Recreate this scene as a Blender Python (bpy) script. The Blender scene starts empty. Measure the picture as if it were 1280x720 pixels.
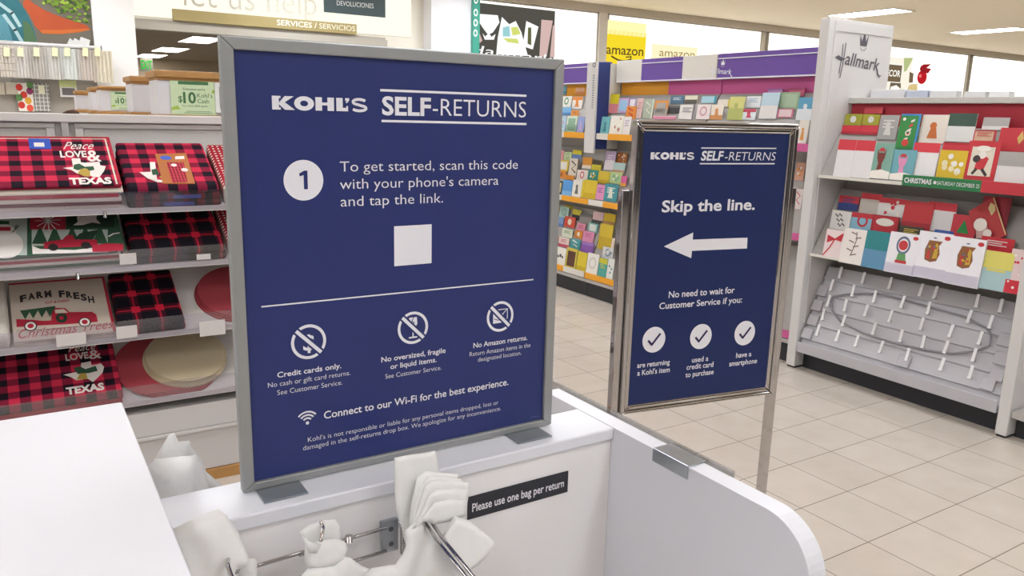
import bpy, bmesh, math, random
from mathutils import Vector, Matrix, geometry
random.seed(7)
scene = bpy.context.scene
COL = scene.collection
# ------------------------------------------------------------------ camera, exposure
HEIGHT = 1.545
FOC = 989.0
ROT = [[0.8462981549, -0.0928543088, 0.5245545828], [-0.5321519921, -0.1923993110, 0.8244978850],
       [0.0243657591, -0.9769138050, -0.2122397873]]
CAMP = Vector((0, 0, HEIGHT))
cam_data = bpy.data.cameras.new('camera')
cam_data.sensor_width = 36.0
cam_data.lens = FOC * 36.0 / 1280.0
cam_data.clip_start = 0.02
cam_data.clip_end = 100
cam = bpy.data.objects.new('camera', cam_data)
COL.objects.link(cam)
mw = Matrix([[ROT[i][0], -ROT[i][1], -ROT[i][2], CAMP[i]] for i in range(3)] + [[0, 0, 0, 1]])
cam.matrix_world = mw
scene.camera = cam
vs = scene.view_settings
scene.display_settings.display_device = 'sRGB'
vs.view_transform = 'Standard'
vs.look = 'None'
vs.exposure = 0.0
vs.gamma = 1.0
vs.use_curve_mapping = False
world = bpy.data.worlds.new('store_air')
scene.world = world
world.use_nodes = True
world.node_tree.nodes['Background'].inputs[0].default_value = (0.9, 0.93, 1.0, 1)
world.node_tree.nodes['Background'].inputs[1].default_value = 0.4
LAMP_POWER = 15.0        # ceiling panel emission
SIGNBOX_POWER = 1.5      # backlit wall panels


# ------------------------------------------------------------------ pixel to world helpers
def ray(px, py):
    d = ((px - 640) / FOC, (py - 360) / FOC, 1.0)
    return Vector([sum(ROT[i][j] * d[j] for j in range(3)) for i in range(3)])


def at(px, py, **k):
    (a, val), = k.items()
    i = 'xyz'.index(a)
    d = ray(px, py)
    return CAMP + d * ((val - CAMP[i]) / d[i])


class Frame:
    """a plane in the room: origin, right, up, outward normal"""
    def __init__(s, o, U, V):
        s.o = Vector(o)
        s.U = Vector(U).normalized()
        s.V = Vector(V).normalized()
        s.N = s.U.cross(s.V).normalized()
        s.E = s.N

    def pt(s, u, v, n=0.0):
        return s.o + s.U * u + s.V * v + s.E * n

    def uv(s, px, py, n=0.0):
        d = ray(px, py)
        t = s.N.dot(s.o + s.E * n - CAMP) / s.N.dot(d)
        p = CAMP + d * t - s.o - s.E * n
        return p.dot(s.U), p.dot(s.V)


def FY(y, z=0.0):            # wall plane facing -Y
    return Frame((0, y, z), (1, 0, 0), (0, 0, 1))


def FX(x, z=0.0, lean=0.0):  # plane facing -X, leaning back by lean (radians)
    return Frame((x, 0, z), (0, -1, 0), (math.sin(lean), 0, math.cos(lean)))


# ------------------------------------------------------------------ materials
def lin(h):
    h = h.lstrip('#')
    r = []
    for i in (0, 2, 4):
        c = int(h[i:i + 2], 16) / 255
        r.append(c / 12.92 if c <= 0.04045 else ((c + 0.055) / 1.055) ** 2.4)
    return (*r, 1.0)


MATS = {}


def mat(hexc, rough=0.55, metal=0.0, noise=0.04, scale=30.0, spec=0.4, coat=0.0):
    key = (hexc, rough, metal, noise, scale, spec, coat)
    if key in MATS:
        return MATS[key]
    m = bpy.data.materials.new('surface_' + hexc.lstrip('#'))
    m.use_nodes = True
    nt = m.node_tree
    b = nt.nodes['Principled BSDF']
    c = lin(hexc)
    b.inputs['Roughness'].default_value = rough
    b.inputs['Metallic'].default_value = metal
    b.inputs['Specular IOR Level'].default_value = spec
    b.inputs['Coat Weight'].default_value = coat
    if noise > 0:
        tc = nt.nodes.new('ShaderNodeTexCoord')
        nz = nt.nodes.new('ShaderNodeTexNoise')
        nz.inputs['Scale'].default_value = scale
        mx = nt.nodes.new('ShaderNodeMix')
        mx.data_type = 'RGBA'
        mx.inputs[6].default_value = tuple(min(1, x * (1 - noise)) for x in c[:3]) + (1,)
        mx.inputs[7].default_value = tuple(min(1, x * (1 + noise)) for x in c[:3]) + (1,)
        nt.links.new(tc.outputs['Object'], nz.inputs['Vector'])
        nt.links.new(nz.outputs['Fac'], mx.inputs[0])
        nt.links.new(mx.outputs[2], b.inputs['Base Color'])
    else:
        b.inputs['Base Color'].default_value = c
    MATS[key] = m
    return m


def emit(hexc, power):
    key = ('emit', hexc, power)
    if key in MATS:
        return MATS[key]
    m = bpy.data.materials.new('glow_' + hexc.lstrip('#'))
    m.use_nodes = True
    nt = m.node_tree
    nt.nodes.clear()
    e = nt.nodes.new('ShaderNodeEmission')
    e.inputs[0].default_value = lin(hexc)
    e.inputs[1].default_value = power
    o = nt.nodes.new('ShaderNodeOutputMaterial')
    nt.links.new(e.outputs[0], o.inputs[0])
    MATS[key] = m
    return m


def clear_plastic(name, tint='#ffffff', gloss=0.10, rough=0.08):
    m = bpy.data.materials.new(name)
    m.use_nodes = True
    nt = m.node_tree
    nt.nodes.clear()
    t = nt.nodes.new('ShaderNodeBsdfTransparent')
    t.inputs[0].default_value = lin(tint)
    g = nt.nodes.new('ShaderNodeBsdfGlossy')
    g.inputs['Roughness'].default_value = rough
    x = nt.nodes.new('ShaderNodeMixShader')
    x.inputs[0].default_value = gloss
    o = nt.nodes.new('ShaderNodeOutputMaterial')
    nt.links.new(t.outputs[0], x.inputs[1])
    nt.links.new(g.outputs[0], x.inputs[2])
    nt.links.new(x.outputs[0], o.inputs[0])
    return m


def math_node(nt, op, a, b=None):
    n = nt.nodes.new('ShaderNodeMath')
    n.operation = op
    for i, v in enumerate((a, b)):
        if v is None:
            continue
        if isinstance(v, (int, float)):
            n.inputs[i].default_value = v
        else:
            nt.links.new(v, n.inputs[i])
    return n.outputs[0]


def plaid(name, light, mid, dark, size, duty=0.5, fine=False, axis2='Y'):
    """woven check: two sets of stripes crossing"""
    m = bpy.data.materials.new(name)
    m.use_nodes = True
    nt = m.node_tree
    b = nt.nodes['Principled BSDF']
    b.inputs['Roughness'].default_value = 0.9
    b.inputs['Specular IOR Level'].default_value = 0.1
    tc = nt.nodes.new('ShaderNodeTexCoord')
    sp = nt.nodes.new('ShaderNodeSeparateXYZ')
    nt.links.new(tc.outputs['Object'], sp.inputs[0])

    def stripes(o, sz, d, ph=0.0):
        q = math_node(nt, 'ADD', math_node(nt, 'DIVIDE', o, sz), 100.0 + ph)
        return math_node(nt, 'LESS_THAN', math_node(nt, 'FRACT', q), d)
    sx = stripes(sp.outputs['X'], size, duty)
    sy = stripes(sp.outputs[axis2], size * (0.85 if not fine else 1.0), duty)
    s = math_node(nt, 'MULTIPLY', math_node(nt, 'ADD', sx, sy), 0.5)
    if fine:
        fx = stripes(sp.outputs['X'], size, 0.08, 0.25)
        fy = stripes(sp.outputs[axis2], size, 0.08, 0.25)
        s = math_node(nt, 'SUBTRACT', s, math_node(nt, 'MULTIPLY', math_node(nt, 'ADD', fx, fy), 0.28))
    nz = nt.nodes.new('ShaderNodeTexNoise')
    nz.inputs['Scale'].default_value = 400
    nt.links.new(tc.outputs['Object'], nz.inputs['Vector'])
    s = math_node(nt, 'ADD', s, math_node(nt, 'MULTIPLY', math_node(nt, 'SUBTRACT', nz.outputs['Fac'], 0.5), 0.12))
    r = nt.nodes.new('ShaderNodeValToRGB')
    e = r.color_ramp.elements
    e[0].position = 0.05
    e[0].color = lin(light)
    e[1].position = 0.95
    e[1].color = lin(dark)
    k = r.color_ramp.elements.new(0.5)
    k.color = lin(mid)
    nt.links.new(s, r.inputs[0])
    nt.links.new(r.outputs[0], b.inputs['Base Color'])
    return m


# ------------------------------------------------------------------ mesh building
FONT_CACHE = {}


def glyphs(s, bold):
    k = (s, bold)
    if k not in FONT_CACHE:
        c = bpy.data.curves.new('lettering', 'FONT')
        c.body = s
        c.offset = bold
        c.resolution_u = 3
        o = bpy.data.objects.new('lettering', c)
        me = bpy.data.meshes.new_from_object(o)
        vv = [v.co.xy.copy() for v in me.vertices]
        pp = [tuple(p.vertices) for p in me.polygons]
        bpy.data.objects.remove(o)
        bpy.data.curves.remove(c)
        bpy.data.meshes.remove(me)
        FONT_CACHE[k] = (vv, pp)
    return FONT_CACHE[k]


class MB:
    def __init__(s):
        s.bm = bmesh.new()

    def f(s, pts, m=0):
        try:
            fc = s.bm.faces.new([s.bm.verts.new(p) for p in pts])
            fc.material_index = m
            return fc
        except ValueError:
            return None

    def hexa(s, c, m=0):
        v = [s.bm.verts.new(p) for p in c]
        for q in ((0, 3, 2, 1), (4, 5, 6, 7), (0, 1, 5, 4), (1, 2, 6, 5), (2, 3, 7, 6), (3, 0, 4, 7)):
            s.bm.faces.new([v[i] for i in q]).material_index = m
        return s

    def box(s, x0, x1, y0, y1, z0, z1, m=0):
        return s.hexa([(x0, y0, z0), (x1, y0, z0), (x1, y1, z0), (x0, y1, z0),
                       (x0, y0, z1), (x1, y0, z1), (x1, y1, z1), (x0, y1, z1)], m)

    def slab(s, F, u0, u1, v0, v1, n0, n1, m=0):
        P = F.pt
        return s.hexa([P(u0, v0, n0), P(u1, v0, n0), P(u1, v1, n0), P(u0, v1, n0),
                       P(u0, v0, n1), P(u1, v0, n1), P(u1, v1, n1), P(u0, v1, n1)], m)

    def poly(s, F, pts, n, m=0):
        """flat print lying n above a surface; works for concave outlines"""
        P3 = [Vector((p[0], p[1], 0)) for p in pts]
        vs_ = [s.bm.verts.new(F.pt(p[0], p[1], n)) for p in pts]
        for t in geometry.tessellate_polygon([P3]):
            try:
                s.bm.faces.new([vs_[i] for i in t]).material_index = m
            except ValueError:
                pass
        return s

    def prism(s, F, pts, n0, n1, m=0):
        P3 = [Vector((p[0], p[1], 0)) for p in pts]
        a = [s.bm.verts.new(F.pt(p[0], p[1], n0)) for p in pts]
        b = [s.bm.verts.new(F.pt(p[0], p[1], n1)) for p in pts]
        tri = geometry.tessellate_polygon([P3])
        for t in tri:
            s.bm.faces.new([a[i] for i in t]).material_index = m
            s.bm.faces.new([b[i] for i in reversed(t)]).material_index = m
        k = len(pts)
        for i in range(k):
            j = (i + 1) % k
            s.bm.faces.new([a[i], a[j], b[j], b[i]]).material_index = m
        bmesh.ops.recalc_face_normals(s.bm, faces=s.bm.faces[:])
        return s

    def disc(s, F, u, v, r, n, m=0, inner=0.0, rv=None, seg=28):
        rv = rv or r
        o = [F.pt(u + r * math.cos(a * 2 * math.pi / seg), v + rv * math.sin(a * 2 * math.pi / seg), n) for a in range(seg)]
        if not inner:
            s.f(o, m)
        else:
            k = inner / r
            i_ = [F.pt(u + k * r * math.cos(a * 2 * math.pi / seg), v + k * rv * math.sin(a * 2 * math.pi / seg), n) for a in range(seg)]
            for a in range(seg):
                b = (a + 1) % seg
                s.f([o[a], o[b], i_[b], i_[a]], m)
        return s

    def ribbon(s, F, pts, w, n, m=0):
        for i in range(len(pts) - 1):
            a = Vector(pts[i]); b = Vector(pts[i + 1])
            d = (b - a)
            if d.length < 1e-9:
                continue
            d.normalize()
            q = Vector((-d.y, d.x)) * w / 2
            a2 = a - d * w * 0.25
            b2 = b + d * w * 0.25
            s.f([F.pt(*(a2 + q), n), F.pt(*(a2 - q), n), F.pt(*(b2 - q), n), F.pt(*(b2 + q), n)], m)
        return s

    def text(s, F, txt, u0, u1, v, cap, n=0.0006, m=1, bold=0.0, skew=0.0, slope=0.0):
        vv, pp = glyphs(txt, bold)
        xs = [p.x for p in vv]
        x0, x1 = min(xs), max(xs)
        sx = (u1 - u0) / (x1 - x0)
        sy = cap / 0.692
        vs_ = [s.bm.verts.new(F.pt(u0 + (p.x - x0) * sx + skew * p.y * sy, v + p.y * sy + slope * (p.x - x0) * sx, n)) for p in vv]
        for p in pp:
            try:
                s.bm.faces.new([vs_[i] for i in p]).material_index = m
            except ValueError:
                pass
        return s

    def ptext(s, F, txt, pl, pr, ptop, n=0.0006, m=1, bold=0.0, skew=0.0, slope=False):
        u0, v0 = F.uv(*pl, n)
        u1, v1 = F.uv(*pr, n)
        cap = F.uv(pl[0], ptop, n)[1] - v0
        if slope:
            return s.text(F, txt, u0, u1, v0, cap, n, m, bold, skew, (v1 - v0) / (u1 - u0))
        return s.text(F, txt, u0, u1, (v0 + v1) / 2, cap, n, m, bold, skew)

    def strip(s, F, pts, w, n, m=0):
        """continuous flat stroke with joined edges"""
        P = [Vector(p) for p in pts]
        L, R_ = [], []
        for i in range(len(P)):
            t = (P[min(i + 1, len(P) - 1)] - P[max(i - 1, 0)])
            t = t.normalized() if t.length > 1e-9 else Vector((1, 0))
            k = w[i] if isinstance(w, (list, tuple)) else w
            q = Vector((-t.y, t.x)) * k / 2
            L.append(s.bm.verts.new(F.pt(*(P[i] + q), n)))
            R_.append(s.bm.verts.new(F.pt(*(P[i] - q), n)))
        for i in range(len(P) - 1):
            s.bm.faces.new([L[i], R_[i], R_[i + 1], L[i + 1]]).material_index = m
        return s

    def tube(s, pts, r, m=0, seg=8, closed=False):
        pts = [Vector(p) for p in pts]
        n = len(pts)
        rings = []
        a = None
        for i in range(n):
            if closed:
                t = (pts[(i + 1) % n] - pts[i - 1]).normalized()
            else:
                t = (pts[min(i + 1, n - 1)] - pts[max(i - 1, 0)]).normalized()
            if a is None:
                a = t.cross(Vector((0, 0, 1)) if abs(t.z) < 0.9 else Vector((1, 0, 0))).normalized()
            else:
                a = (a - t * a.dot(t)).normalized()
            b = t.cross(a)
            rr = r[i] if isinstance(r, (list, tuple)) else r
            rings.append([s.bm.verts.new(pts[i] + (a * math.cos(k * 2 * math.pi / seg) + b * math.sin(k * 2 * math.pi / seg)) * rr) for k in range(seg)])
        for i in range(n if closed else n - 1):
            A, B = rings[i], rings[(i + 1) % n]
            off = 0
            if closed and i == n - 1:
                off = min(range(seg), key=lambda q: (A[0].co - B[q].co).length)
            for k in range(seg):
                k2 = (k + 1) % seg
                fc = s.bm.faces.new([A[k], A[k2], B[(off + k2) % seg], B[(off + k) % seg]])
                fc.material_index = m
                fc.smooth = True
        if not closed:
            for R in (rings[0], rings[-1]):
                s.bm.faces.new(R).material_index = m
        return s

    def build(s, name, mats, parent=None, bevel=0.0, seg=2, smooth=False, origin=None):
        me = bpy.data.meshes.new(name)
        inv = None
        if parent is not None:
            inv = world_mat(parent).inverted()
            s.bm.transform(inv)
            loc = Vector((0, 0, 0))
        else:
            if origin is None:
                xs = [v.co for v in s.bm.verts]
                lo = Vector([min(c[i] for c in xs) for i in range(3)])
                hi = Vector([max(c[i] for c in xs) for i in range(3)])
                origin = Vector(((lo.x + hi.x) / 2, (lo.y + hi.y) / 2, lo.z))
            loc = Vector(origin)
            s.bm.transform(Matrix.Translation(-loc))
        s.bm.to_mesh(me)
        s.bm.free()
        if not isinstance(mats, (list, tuple)):
            mats = [mats]
        for m_ in mats:
            me.materials.append(m_)
        if smooth:
            for p in me.polygons:
                p.use_smooth = True
        o = bpy.data.objects.new(name, me)
        COL.objects.link(o)
        if parent is not None:
            o.parent = parent
        else:
            o.location = loc
        if bevel:
            b = o.modifiers.new('rounded_edges', 'BEVEL')
            b.width = bevel
            b.segments = seg
            b.limit_method = 'ANGLE'
            b.angle_limit = 0.7
        return o


def world_mat(o):
    m = Matrix.LocRotScale(o.location, o.rotation_euler, o.scale)
    return world_mat(o.parent) @ m if o.parent else m


def tag(o, label, cat, group=None, kind=None):
    o['label'] = label
    o['category'] = cat
    if group:
        o['group'] = group
    if kind:
        o['kind'] = kind
    return o


def thing(name, label, cat, loc=(0, 0, 0), group=None):
    o = bpy.data.objects.new(name, None)
    o.empty_display_size = 0.1
    COL.objects.link(o)
    o.location = loc
    return tag(o, label, cat, group)


def struct(o):
    o['kind'] = 'structure'
    return o


def pillow(F, outline, bulge=0.02, back=0.3, step=0.012, wrinkle=0.004, seed=0, n=0.0, inset=0.03, px=True, curve=None):
    """soft swollen sheet from an outline: front bulges out, back less so"""
    pts = [Vector(F.uv(*p)) if px else Vector(p) for p in outline]
    dens = []
    k = len(pts)
    for i in range(k):
        a, b = pts[i], pts[(i + 1) % k]
        c = max(1, int((b - a).length / step))
        for j in range(c):
            dens.append(a.lerp(b, j / c))
    us = [p.x for p in dens]; vs_ = [p.y for p in dens]

    def inside(p):
        c = False
        for i in range(k):
            a, b = pts[i], pts[i - 1]
            if (a.y > p.y) != (b.y > p.y) and p.x < (b.x - a.x) * (p.y - a.y) / (b.y - a.y) + a.x:
                c = not c
        return c

    def dist(p):
        d = 9
        for i in range(k):
            a, b = pts[i], pts[(i + 1) % k]
            ab = b - a
            t = max(0, min(1, (p - a).dot(ab) / max(ab.length_squared, 1e-12)))
            d = min(d, (p - a - ab * t).length)
        return d
    nb = len(dens)
    allp = list(dens)
    rnd = random.Random(seed)
    y = min(vs_) + step / 2
    while y < max(vs_):
        x = min(us) + step / 2
        while x < max(us):
            p = Vector((x + rnd.uniform(-.2, .2) * step, y + rnd.uniform(-.2, .2) * step))
            if inside(p) and dist(p) > step * 0.55:
                allp.append(p)
            x += step
        y += step
    edges = [(i, (i + 1) % nb) for i in range(nb)]
    r = geometry.delaunay_2d_cdt(allp, edges, [list(range(nb))], 1, 1e-6)
    V2, T = r[0], r[2]
    from mathutils import noise
    mb = MB()
    fr, bk = [], []
    for p in V2:
        d = min(1, dist(p) / inset)
        h = bulge * math.sqrt(max(0, 1 - (1 - d) ** 2))
        w = wrinkle * (noise.noise(Vector((p.x * 28 + seed, p.y * 28, seed))) + 0.6 * noise.noise(Vector((p.x * 70 + seed, p.y * 22, seed + 3)))
                       + 1.1 * (abs(noise.noise(Vector((p.x * 34, p.y * 13 + seed, 9.1)))) - .2))
        c = curve(p.x, p.y) if curve else 0.0
        fr.append(mb.bm.verts.new(F.pt(p.x, p.y, n + c + h + w * (0.3 + d))))
        bk.append(mb.bm.verts.new(F.pt(p.x, p.y, n + c - h * back - 0.0015 + w * 0.5)))
    bcount = {}
    for t in T:
        for i in range(3):
            e = (t[i], t[(i + 1) % 3])
            bcount[e] = 1
    for t in T:
        mb.bm.faces.new([fr[i] for i in t])
        mb.bm.faces.new([bk[i] for i in reversed(t)])
    for (a, b) in list(bcount):
        if (b, a) not in bcount:
            try:
                mb.bm.faces.new([fr[b], fr[a], bk[a], bk[b]])
            except ValueError:
                pass
    bmesh.ops.recalc_face_normals(mb.bm, faces=mb.bm.faces[:])
    return mb


# ------------------------------------------------------------------ shared materials
WHITE_LAM = mat('#dddde3', 0.35, noise=0.012, scale=6)
WHITE_PAINT = mat('#e9e6e6', 0.5, noise=0.015, scale=8)
CREAM_WALL = mat('#dcd8d2', 0.8, noise=0.02, scale=4)
GREY_FIXTURE = mat('#b9b4b0', 0.55, noise=0.03, scale=12)
DARK_KICK = mat('#2c2c31', 0.45, noise=0.08, scale=20)
CHROME = mat('#bdb9b8', 0.07, 1.0, noise=0.0)
STEEL = mat('#b4b9bf', 0.28, 1.0, noise=0.05, scale=60)
ALU = mat('#9fa09f', 0.42, 0.55, noise=0.03, scale=80)
NAVY = mat('#27326a', 0.38, noise=0.02, scale=14)
PRINT_WHITE = mat('#e6e4ea', 0.5, noise=0.0)
RED = mat('#c23a44', 0.6)
WOOD = mat('#b48650', 0.45, noise=0.18, scale=18)
ACRYLIC = clear_plastic('clear_acrylic', '#f1eff3', 0.11)
BAG = mat('#e2e1df', 0.45, noise=0.02, scale=40)
# ================================================================== THE ROOM
CEIL = 3.335
FAR = 10.7


def tile_floor():
    m = bpy.data.materials.new('polished_beige_tile')
    m.use_nodes = True
    nt = m.node_tree
    b = nt.nodes['Principled BSDF']
    tc = nt.nodes.new('ShaderNodeTexCoord')
    mp = nt.nodes.new('ShaderNodeMapping')
    mp.inputs['Location'].default_value = (-(2.6275 % 0.3048) + 0.0011, -(1.8755 % 0.3048) + 0.0011, 0)
    nt.links.new(tc.outputs['Object'], mp.inputs[0])
    br = nt.nodes.new('ShaderNodeTexBrick')
    br.offset = 0.0
    br.squash = 1.0
    br.inputs['Scale'].default_value = 1.0
    br.inputs['Brick Width'].default_value = 0.3048
    br.inputs['Row Height'].default_value = 0.3048
    br.inputs['Mortar Size'].default_value = 0.0022
    br.inputs['Mortar Smooth'].default_value = 0.2
    br.inputs['Color1'].default_value = lin('#d0c6bb')
    br.inputs['Color2'].default_value = lin('#cbc1b6')
    br.inputs['Mortar'].default_value = lin('#6d625a')
    nt.links.new(mp.outputs[0], br.inputs['Vector'])
    nz = nt.nodes.new('ShaderNodeTexNoise')
    nz.inputs['Scale'].default_value = 7
    nz.inputs['Detail'].default_value = 4
    nt.links.new(tc.outputs['Object'], nz.inputs['Vector'])
    mx = nt.nodes.new('ShaderNodeMix')
    mx.data_type = 'RGBA'
    mx.blend_type = 'MULTIPLY'
    mx.inputs[0].default_value = 1.0
    rp = nt.nodes.new('ShaderNodeValToRGB')
    rp.color_ramp.elements[0].position = 0.3
    rp.color_ramp.elements[0].color = (0.93, 0.92, 0.90, 1)
    rp.color_ramp.elements[1].position = 0.7
    rp.color_ramp.elements[1].color = (1, 1, 1, 1)
    nt.links.new(nz.outputs['Fac'], rp.inputs[0])
    nt.links.new(br.outputs['Color'], mx.inputs[6])
    nt.links.new(rp.outputs[0], mx.inputs[7])
    nt.links.new(mx.outputs[2], b.inputs['Base Color'])
    r = math_node(nt, 'ADD', math_node(nt, 'MULTIPLY', br.outputs['Fac'], 0.5), 0.16)
    nt.links.new(r, b.inputs['Roughness'])
    b.inputs['Specular IOR Level'].default_value = 0.45
    return m


def ceiling_mat():
    m = mat('#ebdfca', 0.9, noise=0.05, scale=60)
    return m


fl = MB()
fl.f([(-9, -9, 0), (24, -9, 0), (24, 24, 0), (-9, 24, 0)])
struct(fl.build('floor', tile_floor(), origin=(0, 0, 0)))
struct(MB().box(-9, 24, -9, FAR + 0.15, CEIL, CEIL + 0.1).build('ceiling', ceiling_mat()))
struct(MB().box(-9, 24, -9.1, -9, 0, CEIL).build('wall_behind', mat('#4e4c4e', 0.8, noise=0.8, scale=1.3)))
struct(MB().box(-9.1, -9, -9, 24, 0, CEIL).build('wall_left', CREAM_WALL))
struct(MB().box(24, 24.1, -9, FAR + .15, 0, CEIL).build('wall_right', CREAM_WALL))
# far wall: a back room opens under the lintel between x 1.39 and 4.59
OPX0, OPX1, LINT = 1.385, 4.592, 2.545
w = MB()
w.box(-9, OPX0, FAR, FAR + .15, 0, CEIL)
w.box(OPX0, OPX1, FAR, FAR + .15, LINT, CEIL)
w.box(OPX1, 24, FAR, FAR + .15, 0, CEIL)
struct(w.build('wall_far', mat('#e9e4d8', 0.8, noise=0.02, scale=3)))
struct(MB().box(OPX0 - .0, OPX1 + .0, FAR - .12, FAR + .02, LINT - .1, LINT - .02).box(OPX0, OPX1, FAR - .06, FAR + .02, LINT - .02, LINT + .02)
       .build('trim_1', mat('#b9b3a7', 0.7)))
# cream bulkhead running along the top of the far wall, over the lit panels
struct(MB().box(5.95, 24, FAR - .10, FAR, 3.215, CEIL).build('trim_2', mat('#c3baac', 0.8)))
# pillar at the left of the opening
struct(MB().box(0.945, 1.375, FAR - .38, FAR, 0, CEIL).build('trim_3', mat('#eceae6', 0.7, noise=0.01)))
# white wall return by the green banner
struct(MB().box(5.2, 5.84, FAR - .25, FAR, 0, CEIL).build('trim_4', mat('#e6e6ea', 0.7, noise=0.01)))
# the back room
struct(MB().box(0.2, 7.5, FAR + .15, 23.6, 2.8, 2.9).build('ceiling_back_room', mat('#b9b0a4', 0.9)))
struct(MB().box(-1, 8, 23.5, 23.6, 0, 2.8).build('wall_back_room', mat('#cdbfa8', 0.8)))
struct(MB().box(0.1, 0.2, FAR + .15, 23.5, 0, 2.8).build('wall_back_room_left', CREAM_WALL))
struct(MB().box(7.5, 7.6, FAR + .15, 23.5, 0, 2.8).build('wall_back_room_right', CREAM_WALL))

# ------------------------------------------------------------------ ceiling lights
LAMP = emit('#f3f8ff', LAMP_POWER)
LAMPFRAME = mat('#d8d2c8', 0.6)


def ceiling_light(x, y, z, lx, ly, label, group=None, em=None):
    t = thing('ceiling_light', label, 'ceiling light', (x, y, z), group)
    b = MB()
    for (a, b_, c, d) in ((-lx / 2 - .03, lx / 2 + .03, -ly / 2 - .03, -ly / 2), (-lx / 2 - .03, lx / 2 + .03, ly / 2, ly / 2 + .03),
                          (-lx / 2 - .03, -lx / 2, -ly / 2, ly / 2), (lx / 2, lx / 2 + .03, -ly / 2, ly / 2)):
        b.box(x + a, x + b_, y + c, y + d, z - .012, z)
    b.build('frame', LAMPFRAME, t)
    q = MB()
    q.box(x - lx / 2, x + lx / 2, y - ly / 2, y + ly / 2, z - .008, z - .002)
    q.build('diffuser', em or LAMP, t)
    return t


lamp_xs = [-6.4, -3.9, -1.4, 1.4, 4.0, 6.4, 8.75, 12.15, 15.85, 19.6]
lamp_ys = [-6.6, -3.6, -0.6, 2.4, 5.4, 8.43]
for x in lamp_xs:
    for y in lamp_ys:
        if (x, y) == (12.15, 8.43):
            ceiling_light(x, y, CEIL, 0.5, 1.2, 'lit ceiling panel directly above the white card aisle end panel')
        elif (x, y) == (15.85, 8.43):
            ceiling_light(x, y, CEIL, 0.5, 1.2, 'lit ceiling panel at the right edge above the red card rack')
        else:
            ceiling_light(x, y, CEIL, 0.5, 1.2, 'flush lit ceiling panel of the store, out of view overhead', 'ceiling panels overhead')
for x, y in ((-2.6, 9.2), (0.3, 9.2), (3.2, 9.5), (5.6, 9.3)):
    ceiling_light(x, y, CEIL, 0.5, 1.2, 'flush lit ceiling panel of the store, out of view overhead', 'ceiling panels overhead')
LAMP2 = emit('#fff8ee', 9.0)
for y, lb in ((16.2, 'nearest lit ceiling panel of the room behind the services opening'),
              (19.5, 'middle lit ceiling panel of the room behind the services opening'),
              (22.2, 'farthest lit ceiling panel, just above the green exit sign')):
    ceiling_light(3.27, y, 2.8, 0.55, 1.5, lb, 'ceiling panels in the back room', LAMP2)
# exit sign on the far wall of the back room
F = FY(21.95)
ex = thing('exit_sign', 'green lit EXIT sign far beyond the services opening', 'exit sign', (3.1, 22.0, 2.4))
u0, v0 = F.uv(176, 89); u1, v1 = F.uv(190.5, 73)
MB().slab(F, u0, u1, v0, v1, -0.05, 0).build('housing', mat('#85887c', 0.6), ex)
MB().text(F, 'EXIT', u0 + .02, u1 - .02, v0 + .06, v1 - v0 - .12, 0.004, 0, 0.02).build('letters', emit('#20c030', 1.3), ex)
MB().box(3.06, 3.12, 21.97, 21.99, v1, 2.8).build('hanger', mat('#c8c4bc'), ex)

# ------------------------------------------------------------------ lit wall graphics on the far wall
GLOW = emit('#fffaf0', SIGNBOX_POWER)
GLOWW = emit('#fff6da', 1.15)
FW = FY(FAR)


def far_rect(mb, x0, y0, x1, y1, n0, n1, m=0, F=FW):
    a = F.uv(x0, y1); b = F.uv(x1, y0)
    mb.slab(F, a[0], b[0], a[1], b[1], n0, n1, m)
    return a[0], b[0], a[1], b[1]


def light_panel(x0, x1, z0, z1, label):
    t = thing('wall_light_box', label, 'lit panel', ((x0 + x1) / 2, FAR, z0))
    MB().box(x0 + .02, x1 - .02, FAR - .05, FAR - .005, z0 + .02, z1 - .02).build('lit_face', GLOW, t)
    b = MB()
    b.box(x0, x0 + .02, FAR - .06, FAR - .005, z0, z1).box(x1 - .02, x1, FAR - .06, FAR - .005, z0, z1)
    b.box(x0, x1, FAR - .06, FAR - .005, z0, z0 + .02).box(x0, x1, FAR - .06, FAR - .005, z1 - .02, z1)
    b.build('frame', mat('#b5aea4', 0.6), t)
    return t


light_panel(6.0, 8.30, 1.6, 3.215, 'bright white backlit wall panel carrying the gift card picture')
light_panel(8.50, 12.18, 1.6, 3.215, 'long bright white backlit panel above the yellow and pale shipping signs')
light_panel(12.36, 19.30, 1.6, 3.215, 'bright white backlit panel with the red ornaments, right of the white end panel')
light_panel(19.48, 23.9, 1.6, 3.215, 'rightmost bright white backlit panel at the edge of the picture')
struct(MB().box(8.30, 8.46, FAR - .10, FAR, 0, 3.22).build('trim_5', mat('#cfc9bf', 0.7)))

# lit wall with the help lettering over the opening
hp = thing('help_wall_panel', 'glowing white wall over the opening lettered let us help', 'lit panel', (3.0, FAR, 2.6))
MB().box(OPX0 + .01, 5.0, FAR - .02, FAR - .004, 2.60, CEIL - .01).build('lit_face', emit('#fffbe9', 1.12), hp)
Fh = FY(FAR - .02)
g = MB()
g.ptext(Fh, 'let us help', (230, 7), (396, 20), -28, 0.004, 0, -0.006, slope=True)
g.build('lettering', mat('#d8d4c6', 0.7), hp)
sv = thing('services_sign', 'cream strip sign reading SERVICES / SERVICIOS above the opening', 'sign', (3.0, FAR - .1, 2.6))
Fs = FY(FAR - .12)
a = Fs.uv(217, 25); b = Fs.uv(446, 45)
MB().slab(Fs, a[0], b[0], 2.57, 2.70, -0.08, 0).build('board', mat('#ab9a68', 0.6), sv)
g = MB()
g.text(Fs, 'SERVICES / ', Fs.uv(346, 30)[0], Fs.uv(396, 33)[0], 2.61, 0.065, 0.004, 0, 0.012)
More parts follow.
